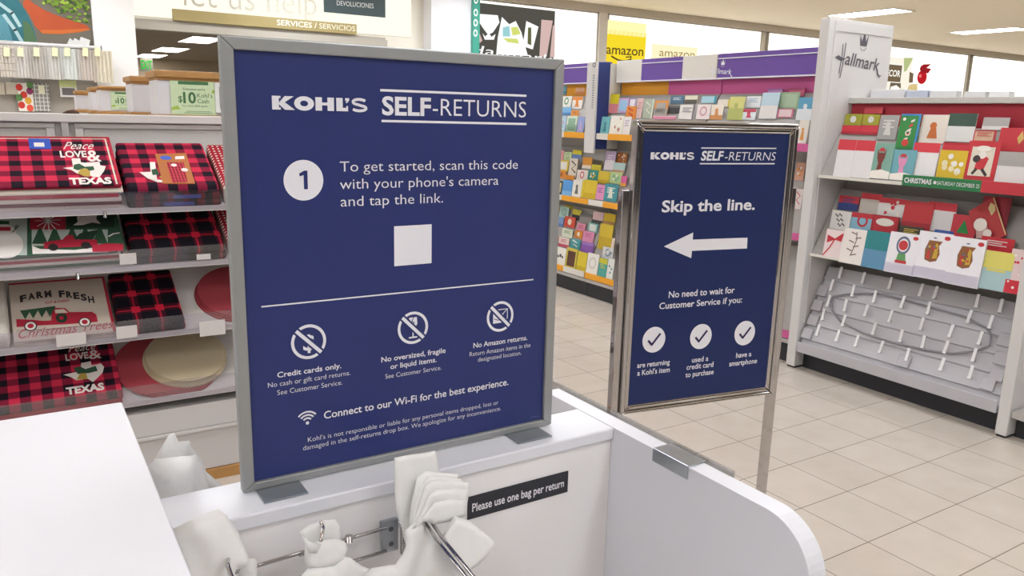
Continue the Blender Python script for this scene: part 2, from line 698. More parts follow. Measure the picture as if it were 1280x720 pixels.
g.text(Fs, 'SERVICIOS', Fs.uv(399, 33)[0], Fs.uv(444, 38)[0], 2.61, 0.065, 0.004, 0, 0.0)
g.build('lettering', mat('#fffbe8', 0.5), sv)
dv = thing('returns_wall_sign', 'dark slate wall sign lettered DEVOLUCIONES at the top edge', 'sign', (4.1, FAR - .05, 2.87))
Fd = FY(FAR - .03)
q = MB(); far_rect(q, 405, -18, 481, 15, -0.008, 0.012, 0, Fd)
q.build('board', mat('#4a5a5e', 0.6), dv)
g = MB(); g.ptext(Fd, 'DEVOLUCIONES', (421, 6.5), (467, 10.5), 0.5, 0.015, 0, 0.006, slope=True)
g.build('lettering', mat('#dfe4e4'), dv)
# green vertical banner
bn = thing('vertical_banner', 'narrow green vertical banner beside the gift card picture', 'banner', (5.95, FAR - .3, 1.6))
q = MB(); q.box(5.83, 5.935, FAR - .33, FAR - .27, 1.8, 3.28)
q.build('panel', mat('#3f9a86', 0.6), bn)
Fb = FY(FAR - .33)
g = MB()
for k, z in enumerate((3.15, 2.98, 2.84, 2.70)):
    g.disc(Fb, 5.865, z, 0.035, 0.003, 0, 0.02, rv=0.05)
g.build('lettering', mat('#e8f0ec'), bn)

# backlit gift card picture
gc = thing('backlit_picture', 'backlit picture of gift cards with a crown on dark grey', 'picture', (6.7, FAR - .06, 2.4))
Fg = FY(FAR - .055)
q = MB()
far_rect(q, 588, 14, 693, 78, 0, 0.02, 0, Fg)
q.build('picture_ground', emit('#55534c', 1.0), gc)
g = MB()


def shape(pts, m, F=Fg, n=0.024, ox=540, oy=0, k=4.923):
    g.poly(F, [F.uv(ox + x / k, oy + y / k) for x, y in pts], n, m)


shape([(270, 85), (400, 95), (410, 140), (370, 200), (340, 215), (310, 175), (280, 130)], 0)
shape([(240, 130), (262, 140), (305, 250), (290, 265), (245, 190)], 4)
shape([(425, 105), (470, 150), (510, 130), (545, 200), (585, 345), (390, 335), (400, 230)], 0)
shape([(430, 170), (470, 160), (475, 225), (430, 225)], 1, n=0.027)
shape([(480, 170), (520, 165), (540, 210), (490, 220)], 2, n=0.027)
shape([(430, 235), (520, 240), (530, 270), (460, 260)], 2, n=0.027)
shape([(575, 130), (650, 165), (615, 305), (553, 285)], 0)
shape([(585, 170), (605, 170), (605, 280), (582, 270)], 3, n=0.027)
shape([(668, 122), (738, 128), (700, 350), (655, 350)], 4)
shape([(738, 160), (752, 150), (750, 352), (720, 352)], 4)
shape([(305, 205), (320, 225), (345, 205), (360, 228), (385, 210), (375, 245), (318, 245)], 0, n=0.03)
g.ptext(Fg, 'Hallmark', (585, 65.5), (690, 79), 55, 0.03, 0, 0.0, 0.3, slope=True)
g.build('printed_picture', [emit('#ffffff', 1.05), emit('#9fd4d8', 1.0), emit('#d8e07a', 1.0), emit('#6d6f4a', .9), emit('#d9b9b4', 1.0)], gc)

# shipping company signs
am = thing('backlit_sign', 'yellow backlit sign lettered amazon with a curved arrow below', 'sign', (8.9, FAR - .06, 2.3))
q = MB(); far_rect(q, 755, 42, 807, 84, 0, 0.02, 0, Fg); q.build('sign_face', emit('#f9dd2f', 1.0), am)
q = MB(); far_rect(q, 755, 30, 807, 42, 0, 0.02, 0, Fg); q.build('pale_upper_face', emit('#fbf3b0', 1.1), am)
g = MB(); g.ptext(Fg, 'amazon', (757.5, 67), (804, 70), 55, 0.025, 0, 0.012, slope=True)


def smile(x0, y0, x1, y1, dep, w):
    pts = []
    for i in range(13):
        t = i / 12
        pts.append(Fg.uv(x0 + (x1 - x0) * t, y0 + (y1 - y0) * t + dep * 4 * t * (1 - t)))
    g.strip(Fg, pts, w, 0.025, 0)


smile(763, 70, 788, 74, 4, 0.028)
g.ribbon(Fg, [Fg.uv(781, 71.5), Fg.uv(788, 71), Fg.uv(786, 77)], 0.02, 0.025, 0)
g.build('lettering', mat('#6b5520', 0.7), am)
am2 = thing('backlit_sign', 'pale cream backlit sign lettered amazon, half hidden by the purple header', 'sign', (10.1, FAR - .06, 2.2))
q = MB(); far_rect(q, 813, 60, 871, 92, 0, 0.02, 0, Fg); q.build('sign_face', emit('#fdf3c8', 1.05), am2)
g = MB(); g.ptext(Fg, 'amazon', (824, 70), (868, 73), 60, 0.025, 0, 0.0, slope=True); g.build('lettering', mat('#b39a55', 0.7), am2)
# decor picture right of the end panel
dc = thing('backlit_picture', 'backlit picture with a brown DECOR plaque, right of the white end panel', 'picture', (17, FAR - .06, 2.2))
g = MB()
far_rect(g, 1098, 74, 1140, 116, 0, 0.02, 0, Fg)
far_rect(g, 1090, 81, 1127, 101.5, 0.02, 0.03, 1, Fg)
far_rect(g, 1091, 82, 1126, 100.5, 0.03, 0.035, 2, Fg)
g.ptext(Fg, 'DECOR', (1103, 95), (1125, 95.5), 87, 0.04, 1, 0.02)
shape([(505, 370), (565, 370), (520, 455), (505, 460)], 3, ox=1030, k=5.12)
shape([(540, 460), (565, 470), (560, 530), (535, 530)], 2, n=0.03, ox=1030, k=5.12)
shape([(420, 555), (455, 545), (490, 575), (415, 578)], 1, n=0.03, ox=1030, k=5.12)
shape([(540, 540), (590, 535), (590, 580), (520, 580)], 5, n=0.03, ox=1030, k=5.12)
shape([(420, 522), (485, 522), (485, 575), (412, 575)], 4, ox=1030, k=5.12)
g.build('printed_picture', [emit('#fff7e6', 1.0), emit('#fffdf4', 1.05), emit('#7d6a52', .9), emit('#b9c48a', 1.0), emit('#756a56', .9), emit('#ddc68c', 1.0)], dc)
on = thing('backlit_picture', 'pair of red ornaments pictured on the white backlit panel', 'picture', (17.9, FAR - .06, 2.6))
g = MB()
c = Fg.uv(1151.5, 96.5); g.disc(Fg, c[0], c[1], 0.185, 0.02, 0, rv=0.15)
c = Fg.uv(1156.5, 87.5)
shape([(612, 425), (630, 412), (680, 410), (650, 435), (680, 440), (660, 470), (620, 465), (605, 445)], 1, ox=1030, k=5.12)
c = Fg.uv(1149, 95); g.disc(Fg, c[0], c[1], 0.05, 0.025, 2, rv=0.04)
g.build('printed_picture', [emit('#c8242b', .9), emit('#a3262b', .9), emit('#ee7d78', 1.0)], on)
# ================================================================== LEFT COUNTER AND RETURNS BOX
def rbox(name, x0, x1, y0, y1, z0, z1, m, parent=None, bevel=0.004, seg=3):
    return MB().box(x0, x1, y0, y1, z0, z1).build(name, m, parent, bevel, seg)


ct = thing('drop_counter', 'tall white laminate counter with a blank top at the lower left', 'counter', (-0.3, 0.85, 0))
rbox('countertop', -0.75, 0.111, 0.42, 1.250, 1.085, 1.115, WHITE_LAM, ct, 0.003)
rbox('body', -0.74, 0.104, 0.43, 1.245, 0.08, 1.085, WHITE_PAINT, ct, 0.002)
rbox('kick_base', -0.72, 0.09, 0.46, 1.23, 0.0, 0.08, DARK_KICK, ct, 0.001)

bx = thing('returns_drop_box', 'white open drop box holding the plastic bags below the large navy sign', 'drop box', (0.5, 0.95, 0))
rbox('ledge', 0.112, 0.881, 1.030, 1.140, 0.978, 1.0, WHITE_LAM, bx, 0.003)
rbox('back_panel', 0.112, 0.881, 1.036, 1.056, 0.10, 0.978, WHITE_PAINT, bx, 0.001)
rbox('bottom_panel', 0.112, 0.881, 0.62, 1.036, 0.10, 0.12, WHITE_PAINT, bx, 0.001)
# side panel: rounded front top corner
Fsd = Frame((0.8815, 0, 0), (0, -1, 0), (0, 0, 1))      # facing -X ; u = -y
rr = 0.085
pts = [(-1.252, 0.0), (-0.602, 0.0)]
for i in range(13):
    a = i / 12 * math.pi / 2
    pts.append((-(0.602 + rr) + rr * math.cos(a), 1.0 - rr + rr * math.sin(a)))
pts.append((-1.252, 1.0))
MB().prism(Fsd, pts, -0.035, 0.0).build('side_panel', WHITE_LAM, bx, 0.003, 3)
# black label strip
Fl = FY(1.0345)
q = MB()
q.slab(Fl, 0.583, 0.785, 0.897, 0.937, -0.001, 0.0006, 0)
q.text(Fl, 'Please use one bag per return', 0.591, 0.776, 0.9095, 0.0145, 0.0012, 1, 0.012)
lb = q.build('label_strip', [mat('#2b2c33', 0.5), PRINT_WHITE], bx)
lb['label'] = 'black label strip reading Please use one bag per return'
# galvanised clip over the side panel
q = MB()
q.box(0.879, 0.9185, 0.842, 0.925, 1.0003, 1.0028)
q.box(0.8785, 0.8812, 0.842, 0.925, 0.979, 1.0028)
q.box(0.9168, 0.9195, 0.842, 0.925, 0.979, 1.0028)
q.build('panel_clip', STEEL, bx, 0.001)['label'] = 'bent galvanised steel clip'
# acrylic sheet hung on the outside of the panel
q = MB()
q.box(0.921, 0.9225, 0.787, 1.30, 0.70, 1.006)
q.box(0.9255, 0.927, 0.787, 1.30, 0.70, 1.006)
q.box(0.9225, 0.9255, 0.787, 0.790, 0.70, 1.006)
q.build('acrylic_sleeve', clear_plastic('sleeve_acrylic', '#f2f3f4', 0.14, 0.1), bx)

# ------------------------------------------------------------------ bag rack
rk = thing('bag_rack', 'chrome wire bag rack screwed to the back of the white box', 'bag rack', (0.36, 1.03, 0.88))
Fr = FY(1.0345)
q = MB()
q.box(0.429, 0.458, 1.028, 1.036, 0.883, 0.937)
q.build('bracket', STEEL, rk, 0.002)
q = MB()
for z in (0.897, 0.922):
    q.disc(FY(1.0275), 0.445, z, 0.0042, 0, 0, seg=16)
q.build('screws', mat('#6d7075', 0.35, 0.9), rk)
for zz in (0.930, 0.891):
    MB().tube([(0.20, 1.022, zz - .006), (0.31, 1.022, zz - .003), (0.435, 1.022, zz)], 0.0030).build('rail_wire', CHROME, rk, smooth=True)
MB().tube([(0.375, 1.022, zz_) for zz_ in (0.924, 0.933)], 0.006).tube([(0.30, 1.022, .9255), (0.325, 1.022, .9262)], 0.0042).build('collar', CHROME, rk, smooth=True)
# spring at the bracket
pts = []
for i in range(90):
    a = i / 90 * 9 * 2 * math.pi
    pts.append((0.463 + 0.006 * math.cos(a), 1.018 + 0.006 * math.sin(a), 0.925 - i / 90 * 0.045))
MB().tube(pts, 0.0012, seg=5).tube([(0.459, 1.028, 0.93), (0.459, 1.016, 0.93), (0.459, 1.014, 0.875), (0.466, 1.012, 0.868)], 0.0022, seg=6).build('spring', CHROME, rk, smooth=True)
# arms that stick out towards the customer
def A(px, py, y):
    return at(px, py, y=y)


for dx in (0.0, 0.009):
    p0 = A(531, 651, .965); p1 = A(545, 674, .90); p2 = A(585, 724, .80)
    MB().tube([(0.462 + dx, 1.012, 0.905), (p0.x + dx, .972, p0.z), (p1.x + dx, .90, p1.z), (p2.x + dx, .80, p2.z), (p2.x + dx + .01, .72, p2.z - .03)], 0.0028).build('arm_wire', CHROME, rk, smooth=True)
p0 = A(291, 700, .93); p1 = A(287, 712, .87)
MB().tube([(0.205, 1.022, 0.915), (p0.x, .95, p0.z), (p1.x, .88, p1.z), (p1.x, .80, p1.z - .02)], 0.0028).build('arm_wire', CHROME, rk, smooth=True)
p0 = A(401, 652, .985); p1 = A(401, 676, .95)
MB().tube([p0, (p0.x, .975, (p0.z + p1.z) / 2), p1], 0.0026).build('hook', CHROME, rk, smooth=True)


# ------------------------------------------------------------------ plastic bags
def cpx(ox, oy, k, pts):
    return [(ox + x / k, oy + y / k) for x, y in pts]


def bagpart(name, F, pts, parent, bulge, seed, wr=0.002, inset=0.02, step=0.008, n=0.0, back=.3, curve=None):
    if bulge < 0.011:
        bulge, inset, back, wr, step = bulge * .6, inset * .5, .9, wr * 1.5, .006
    else:
        wr *= 1.5
    m = pillow(F, pts, bulge, back, step, wr, seed, n, inset, curve=curve)
    o = m.build(name, BAG, parent, smooth=True)
    return o


def tilted(y, px, py, ang):
    o = at(px, py, y=y)
    return Frame(o, (1, 0, 0), (0, math.sin(ang), math.cos(ang)))


# rear bag, behind the box
rb = thing('plastic_bag', 'crumpled white plastic bag behind the box, left of the large sign', 'plastic bag', (0.17, 1.17, 0.86))
Fq = FY(1.185)
bagpart('bag_tail', FY(1.20), cpx(160, 500, 5.144, [(110, 435), (160, 405), (185, 365), (230, 290), (270, 225), (300, 215), (325, 270), (395, 262), (405, 300), (440, 350), (470, 380), (505, 465), (560, 510), (600, 545), (610, 700), (120, 720), (100, 560)]), rb, 0.014, 3, 0.006, 0.022)
bagpart('bag_body', Fq, cpx(160, 500, 5.144, [(130, 430), (170, 375), (300, 358), (435, 352), (445, 392), (465, 405), (485, 470), (515, 555), (520, 720), (150, 740), (160, 600), (140, 520)]), rb, 0.022, 8, 0.007, 0.03, n=0.005)
# left bundle in the box
lbg = thing('plastic_bag_bundle', 'folded white plastic bag handle hanging at the left of the rack', 'plastic bags', (0.18, 0.9, 0.80))
Fq = tilted(0.93, 250, 690, 0.35)
for k in range(3):
    dx = k * 6; dy = k * 7
    bagpart('bag_layer', Fq, cpx(200 + k * 1.5, 620 + k * 1.6, 5.818, [(75, 300), (90, 240), (180, 195), (280, 150), (425, 92), (462, 122), (500, 185), (540, 240), (620, 430), (600, 480), (530, 492), (515, 540), (560, 600), (650, 900), (190, 900), (140, 560), (105, 400)]), lbg, 0.010, 20 + k, 0.0016, 0.02, n=k * 0.0045)
bagpart('bag_flap', tilted(0.95, 310, 705, 0.2), cpx(200, 620, 5.818, [(560, 600), (590, 530), (640, 460), (690, 455), (705, 480), (705, 600), (720, 900), (560, 900)]), lbg, 0.006, 31, 0.002, 0.015)
# middle loop
mbg = thing('plastic_bag_bundle', 'white plastic bag handles knotted over the hook in the middle of the rack', 'plastic bags', (0.30, 0.97, 0.80))
Fq = tilted(0.985, 405, 660, 0.15)
k_ = 2.667
bagpart('back_loop', Fq, cpx(160, 480, k_, [(572, 495), (605, 470), (642, 455), (690, 452), (704, 470), (710, 515), (700, 560), (600, 560), (585, 530)]), mbg, 0.006, 41, 0.0015, 0.012, 0.006)
Fq = tilted(0.965, 405, 675, 0.15)
bagpart('front_loop', Fq, cpx(160, 480, k_, [(590, 540), (640, 525), (690, 515), (722, 525), (733, 550), (722, 585), (690, 608), (640, 618), (600, 615), (588, 590)]), mbg, 0.009, 42, 0.0018, 0.014, 0.006)
bagpart('handle_strap', Fq, cpx(160, 480, k_, [(574, 500), (600, 520), (640, 530), (625, 560), (600, 560), (590, 545)]), mbg, 0.004, 43, 0.001, 0.01, 0.006, n=0.006)
Fq = tilted(0.955, 420, 715, 0.1)
bagpart('bag_body', Fq, cpx(160, 480, k_, [(560, 660), (600, 618), (690, 608), (720, 578), (742, 580), (780, 608), (830, 625), (890, 612), (930, 580), (960, 560), (985, 640), (985, 820), (560, 820)]), mbg, 0.010, 44, 0.003, 0.03, 0.009)
# right bundle of fanned handles
rbg = thing('plastic_bag_bundle', 'fanned bundle of white plastic bag handles left of the black label strip', 'plastic bags', (0.46, 0.93, 0.78))
k_ = 4.235
fan = lambda p: cpx(440, 550, k_, p)
bagpart('tall_handle', tilted(0.985, 520, 620, 0.12), fan([(226, 96), (330, 76), (440, 58), (452, 90), (466, 180), (470, 300), (430, 400), (385, 425), (330, 470), (285, 560), (262, 450), (235, 370), (228, 250)]), rbg, 0.006, 51, 0.0018, 0.02)
fan_set = [
    [(300, 470), (318, 330), (345, 200), (392, 165), (470, 172), (560, 180), (563, 230), (540, 330), (470, 420), (385, 430)],
    [(305, 470), (330, 350), (372, 235), (400, 195), (500, 196), (585, 208), (590, 240), (585, 400), (500, 425), (385, 430)],
    [(310, 470), (345, 380), (385, 250), (420, 215), (520, 214), (620, 226), (622, 262), (602, 395), (540, 425), (440, 440), (385, 428)],
    [(320, 470), (360, 400), (410, 290), (450, 262), (540, 258), (618, 268), (598, 400), (530, 428), (440, 445), (385, 430)],
    [(330, 470), (375, 410), (440, 330), (520, 315), (605, 320), (594, 405), (530, 430), (440, 448), (385, 432)]]
for k, pts in enumerate(fan_set):
    bagpart('fan_layer', tilted(0.968 - k * .0055, 540, 625, 0.15), fan(pts), rbg, 0.0042, 60 + k, 0.0014, 0.014)
for k in range(3):
    bagpart('lower_handle', tilted(0.925 - k * .006, 590, 670, 0.2), fan([(470 + k * 4, 530), (545 + k * 3, 402 + k * 6), (620 + k * 4, 428 + k * 5), (735 + k * 7, 520 + k * 6), (750 + k * 3, 545 + k * 6), (735, 590 + k * 4), (680 - k * 4, 655), (610, 700), (560, 690), (520, 600), (490, 585)]), rbg, 0.006, 71 + k, 0.0016, 0.02)
bagpart('bag_body', tilted(0.945, 530, 690, 0.1), fan([(285, 480), (330, 440), (385, 425), (395, 480), (430, 520), (470, 530), (490, 590), (560, 690), (590, 760), (640, 900), (100, 900), (60, 720), (110, 680), (230, 660), (270, 610), (290, 560)]), rbg, 0.012, 81, 0.003, 0.035, 0.009)

# ================================================================== LARGE NAVY SIGN
SY = 1.096
sg = thing('sign_holder', 'large navy self-returns sign in a grey metal frame standing on the white box', 'sign', (0.51, 1.10, 1.0))
F1 = FY(SY)
fx0, fx1, fz0, fz1 = 0.2430, 0.7865, 1.003, 1.6375
ix0, ix1, iz0, iz1 = 0.2605, 0.7690, 1.0150, 1.6205


def ring(mb, F, o, i, n0, n1, rad=0.0, m=0):
    """rectangular frame with mitred members"""
    (a, b, c, d), (e, f_, g_, h) = o, i
    P = F.pt
    O = [(a, c), (b, c), (b, d), (a, d)]
    I = [(e, g_), (f_, g_), (f_, h), (e, h)]
    for k in range(4):
        j = (k + 1) % 4
        mb.hexa([P(*O[k], n0), P(*O[j], n0), P(*I[j], n0), P(*I[k], n0), P(*O[k], n1), P(*O[j], n1), P(*I[j], n1), P(*I[k], n1)], m)


q = MB()
ring(q, F1, (fx0, fx1, fz0, fz1), (ix0, ix1, iz0, iz1), -0.010, 0.004)
q.build('frame', ALU, sg, 0.002)
q = MB()
q.slab(F1, fx0 + .004, fx1 - .004, fz0 + .004, fz1 - .004, -0.009, -0.002, 0)
T = lambda s_, pl, pr, top, bold=0.0, skew=0.0: q.ptext(F1, s_, pl, pr, top, -0.0012, 1, bold, skew)


def kohls(q, F, x0, x1, z, h, n):
    """wide slab lettering: seven letters drawn one by one"""
    W = x1 - x0
    st = 0.058
    def X(t): return x0 + W * t
    k_ = [0]
    def nn():
        k_[0] += 1
        return n + k_[0] * 0.00006
    def R(t0, t1, a, b): q.poly(F, [(X(t0), z + a * h), (X(t1), z + a * h), (X(t1), z + b * h), (X(t0), z + b * h)], nn(), 1)
    def G(p): q.poly(F, [(X(t), z + b * h) for t, b in p], nn(), 1)
    R(0.0, .068, 0, 1)
    R(0.0, .085, 0, .16); R(0.0, .085, .84, 1)
    G([(.068, .52), (.125, 1), (.215, 1), (.125, .55), (.225, 0), (.125, 0), (.068, .38)])
    # O
    c = X(.318); q.disc(F, c, z + h * .5, W * .1, n, 1, W * .040, rv=h * .53, seg=32)
    # H
    R(.432, .500, 0, 1); R(.556, .624, 0, 1); R(.49, .56, .40, .62)
    # L
    R(.648, .716, 0, 1); R(.70, .772, 0, .26); R(.752, .772, 0, .4)
    # apostrophe
    G([(.742, 1.0), (.785, 1.0), (.785, .82), (.760, .62), (.745, .66), (.760, .78), (.742, .78)])
    # S
    cx = .895; wv = .095
    pts = []
    for i in range(25):
        t = i / 24
        ang = math.pi * (0.12 + 1.28 * t)
        pts.append((X(cx) + W * wv * .72 * math.cos(ang), z + h * (.735 + .20 * math.sin(ang))))
    pts2 = []
    for i in range(25):
        t = i / 24
        ang = math.pi * (0.40 - 1.28 * t)
        pts2.append((X(cx) + W * wv * .78 * math.cos(ang), z + h * (.262 + .20 * math.sin(ang))))
    q.strip(F, pts + pts2, h * .215, n + 0.0002, 1)


u0, v0 = F1.uv(340.5, 136.3); u1, v1 = F1.uv(461.6, 140.3)
kohls(q, F1, u0, u1, (v0 + v1) / 2, F1.uv(340.3, 119)[1] - v0, -0.0012)
T('SELF', (477.6, 143), (538.6, 144.5), 120.7, 0.028)
T('-RETURNS', (541, 144), (657.3, 147.2), 122.5, -0.006)
for (a, b) in (((476.4, 112.7), (658, 119.7)), ((478, 151.2), (658, 155.1))):
    q.ribbon(F1, [F1.uv(*a), F1.uv(*b)], 0.0034, -0.0012, 1)
cu = F1.uv(380, 225.5)
q.disc(F1, cu[0], cu[1], 0.0283, -0.0014, 1, seg=40)
q.poly(F1, [(cu[0] + a_, cu[1] + b_) for a_, b_ in ((.000, -.0125), (.0055, -.0125), (.0055, .0135), (.001, .0135), (-.0065, .0095), (-.0055, .0055), (.000, .0075))], -0.0009, 0)
T('To get started, scan this code', (425, 213.9), (647.2, 211.5), 201, -0.004)
T("with your phone's camera", (425, 234.9), (623, 232.3), 222, -0.004)
T('and tap the link.', (425.9, 257), (553.8, 254.3), 244, -0.004)
# blank white square
a = F1.uv(493.5, 333); b = F1.uv(540, 280.5)
q.slab(F1, a[0], b[0], a[1], b[1], -0.002, -0.0012, 1)
q.ribbon(F1, [F1.uv(327.5, 383.7), F1.uv(667, 349.6)], 0.0021, -0.0012, 1)


def noicon(c, r):
    u, v = F1.uv(*c)
    q.disc(F1, u, v, r, -0.0012, 1, r * .83, seg=40)
    d = r * .66
    q.ribbon(F1, [(u - d, v + d), (u + d, v - d)], r * .42, -0.00105, 0)
    q.ribbon(F1, [(u - d, v + d), (u + d, v - d)], r * .2, -0.0009, 1)
    return u, v


R0 = 0.0262
u, v = noicon((386.3, 427.5), R0)
q.text(F1, '$', u - .0085, u + .0085, v - .0125, 0.023, -0.0012, 1, 0.02)
u, v = noicon((516.7, 410), R0)
q.poly(F1, [(u - .0065, v + .017), (u + .0065, v + .017), (u + .0075, v + .006), (u + .004, v + .0005), (u - .004, v + .0005), (u - .0075, v + .006)], -0.0012, 1)
q.ribbon(F1, [(u, v), (u, v - .014)], .0022, -0.0012, 1)
q.ribbon(F1, [(u - .0065, v - .0155), (u + .0065, v - .0155)], .0025, -0.0012, 1)
q.ribbon(F1, [(u + .001, v + .017), (u - .002, v + .011), (u + .002, v + .008), (u - .001, v + .003)], .0013, -0.0010, 0)
u, v = noicon((625.8, 395.8), R0)
q.poly(F1, [(u - .014, v - .011), (u + .006, v - .011), (u + .006, v + .005), (u - .014, v + .005)], -0.0012, 1)
q.ribbon(F1, [(u - .014, v + .006), (u - .006, v + .012), (u + .014, v + .012), (u + .014, v - .004), (u + .006, v - .011)], .0014, -0.0012, 1)
q.ribbon(F1, [(u + .006, v + .005), (u + .014, v + .012)], .0014, -0.0012, 1)
q.ribbon(F1, [(u - .012, v - .003), (u - .004, v - .006), (u + .003, v - .003)], .0012, -0.0010, 0)

T('Credit cards only.', (346.7, 470.4), (426.7, 461.7), 463.8, 0.014)
T('No cash or gift card returns.', (335, 483.8), (438, 469.6), 477.7, -0.006)
T('See Customer Service.', (346.7, 493), (428, 481.7), 486.8, -0.006)
T('No oversized, fragile', (476.7, 452), (557, 441.7), 445.6, 0.014)
T('or liquid items.', (488, 460.8), (545.8, 453), 454.5, 0.014)
T('See Customer Service.', (481.7, 472.5), (551.7, 463), 466.8, -0.006)
T('No Amazon returns.', (591.7, 434), (659, 425.8), 427.8, 0.014)
T('Return Amazon items in the', (587, 445.4), (663, 434), 439.8, -0.006)
T('designated location.', (597.5, 451.7), (651.7, 444), 446.3, -0.006)
T('Connect to our Wi-Fi for the best experience.', (405, 523), (635.4, 481.7), 513.8, 0.012)
T("Kohl's is not responsible or liable for any personal items dropped, lost or", (385, 552), (623, 505.8), 546.2, -0.008)
T('damaged in the self-returns drop box. We apologize for any inconvenience.', (378.8, 563), (626, 513), 557, -0.008)
u, v = F1.uv(384.6, 529)
q.disc(F1, u, v, .0026, -0.0012, 1, seg=14)
for r in (.0075, .0125, .0175):
    q.strip(F1, [(u + r * math.sin(a), v + r * math.cos(a)) for a in [(-0.85 + 1.7 * i / 12) for i in range(13)]], .0026, -0.0012, 1)
q.ribbon(F1, [F1.uv(664, 521.8), F1.uv(673, 520.4)], .0008, -0.0012, 2)
q.build('poster', [NAVY, PRINT_WHITE, mat('#6a70a0')], sg)
# flat metal feet
for (xa, xb) in ((0.262, 0.326), (0.690, 0.759)):
    q = MB()
    q.box(xa, xb, 1.050, 1.145, 1.0003, 1.003)
    q.box(xa + .004, xb - .004, 1.099, 1.1045, 1.003, 1.012)
    q.build('foot', mat('#8d9297', 0.4, 0.5), sg, 0.001)

# ================================================================== CHROME FLOOR SIGN
ANG = math.radians(-9.5)
o2 = at(805.2, 165, y=1.95); o2.z = 0
U2 = Vector((math.cos(ANG), math.sin(ANG), 0))
F2 = Frame(o2, U2, (0, 0, 1))
fs = thing('floor_sign_stand', 'chrome floor stand with a smaller navy sign and a big white arrow', 'sign', tuple(o2 + U2 * 0.29))
pu0, pv0 = F2.uv(787.2, 503.0); pu1, pv1 = F2.uv(986.7, 165)
pu0 = 0.0; pu1 = F2.uv(986.5, 166)[0]
pv0 = (F2.uv(787.5, 504.3)[1] + F2.uv(960.2, 484.2)[1]) / 2
pv1 = F2.uv(805, 165)[1]
B = 0.034
# moulded chrome frame: stepped round profile
q = MB()
ring(q, F2, (pu0 - B, pu1 + B, pv0 - B + .004, pv1 + B + .002), (pu0 - B * .55, pu1 + B * .55, pv0 - B * .55, pv1 + B * .55), -0.02, 0.012)
q.build('frame', CHROME, fs, 0.008, 4)
q = MB()
ring(q, F2, (pu0 - B * .58, pu1 + B * .58, pv0 - B * .58, pv1 + B * .58), (pu0 - .001, pu1 + .001, pv0 - .001, pv1 + .001), -0.018, 0.006)
q.build('inner_moulding', CHROME, fs, 0.006, 3)
q = MB()
q.slab(F2, pu0 - .01, pu1 + .01, pv0 - .01, pv1 + .01, -0.012, 0.0, 0)
NAV2 = mat('#0c2259', 0.42, noise=0.02, scale=14)
T2 = lambda s_, pl, pr, top, bold=0.0, skew=0.0: q.ptext(F2, s_, pl, pr, top, 0.0008, 1, bold, skew)
a = F2.uv(812.9, 199.2); b = F2.uv(868.3, 199.2)
kohls(q, F2, a[0], b[0], a[1], F2.uv(812.9, 190.4)[1] - a[1], 0.0008)
T2('SELF', (875.8, 200.3), (903, 200.3), 189, 0.028, 0.14)
T2('-RETURNS', (905.5, 200.3), (968.5, 200.8), 189.5, -0.006, 0.14)
q.ribbon(F2, [F2.uv(876.7, 185.0), F2.uv(970, 185.5)], .004, 0.0008, 1)
q.ribbon(F2, [F2.uv(874.9, 204.6), F2.uv(967.8, 204.6)], .004, 0.0008, 1)
T2('Skip the line.', (827, 264.7), (943.3, 262.2), 250.6, 0.024)
q.poly(F2, [F2.uv(*p) for p in [(829.7, 308), (866.3, 290.6), (865.7, 299.5), (934.2, 297), (933.5, 310.5), (864.8, 313.5), (863.9, 322.7)]], 0.0008, 1)
T2('No need to wait for', (835.8, 371.4), (918, 367), 363.4, 0.014)
T2('Customer Service if you:', (824, 385), (927.2, 379.5), 377.2, 0.014)
for c in ((817.3, 424.6), (876, 420.6), (930.8, 416.3)):
    u, v = F2.uv(*c)
    q.disc(F2, u, v, .0455, 0.0008, 1, seg=36)
    q.ribbon(F2, [(u - .022, v - .002), (u - .008, v - .017), (u + .023, v + .019)], .008, 0.0016, 2)
T2('are returning', (796.5, 458.8), (837, 456.4), 452.6, 0.014)
T2("a Kohl's item", (796.5, 469), (837, 465.5), 462.5, 0.014)
T2('used a', (864.8, 452.8), (885.3, 451.2), 446.5, 0.014)
T2('credit card', (858, 461.4), (891.4, 459.2), 455, 0.014)
T2('to purchase', (856.7, 471.3), (891.8, 468), 465, 0.014)
T2('have a', (920, 447), (939, 445.5), 440.8, 0.014)
T2('smartphone', (911.5, 457.2), (946, 454.4), 451, 0.014)
q.build('poster', [NAV2, PRINT_WHITE, mat('#2c2350')], fs)
# square side posts outside the frame, on a floor base
ptop = F2.uv(790, 237)[1]
for (ua, ub) in ((pu0 - B - .030, pu0 - B - .001), (pu1 + B + .001, pu1 + B + .030)):
    q = MB(); q.slab(F2, ua, ub, 0.02, ptop, -0.035, -0.004)
    q.build('post', CHROME, fs, 0.004, 3)
    q = MB(); q.slab(F2, ua, ub, 0.0, 0.02, -0.19, 0.15)
    q.build('foot_bar', CHROME, fs, 0.004, 3)
q = MB(); q.slab(F2, pu0 - B - .001, pu1 + B + .001, 0.035, 0.06, -0.03, -0.01)
q.build('cross_bar', CHROME, fs, 0.003)
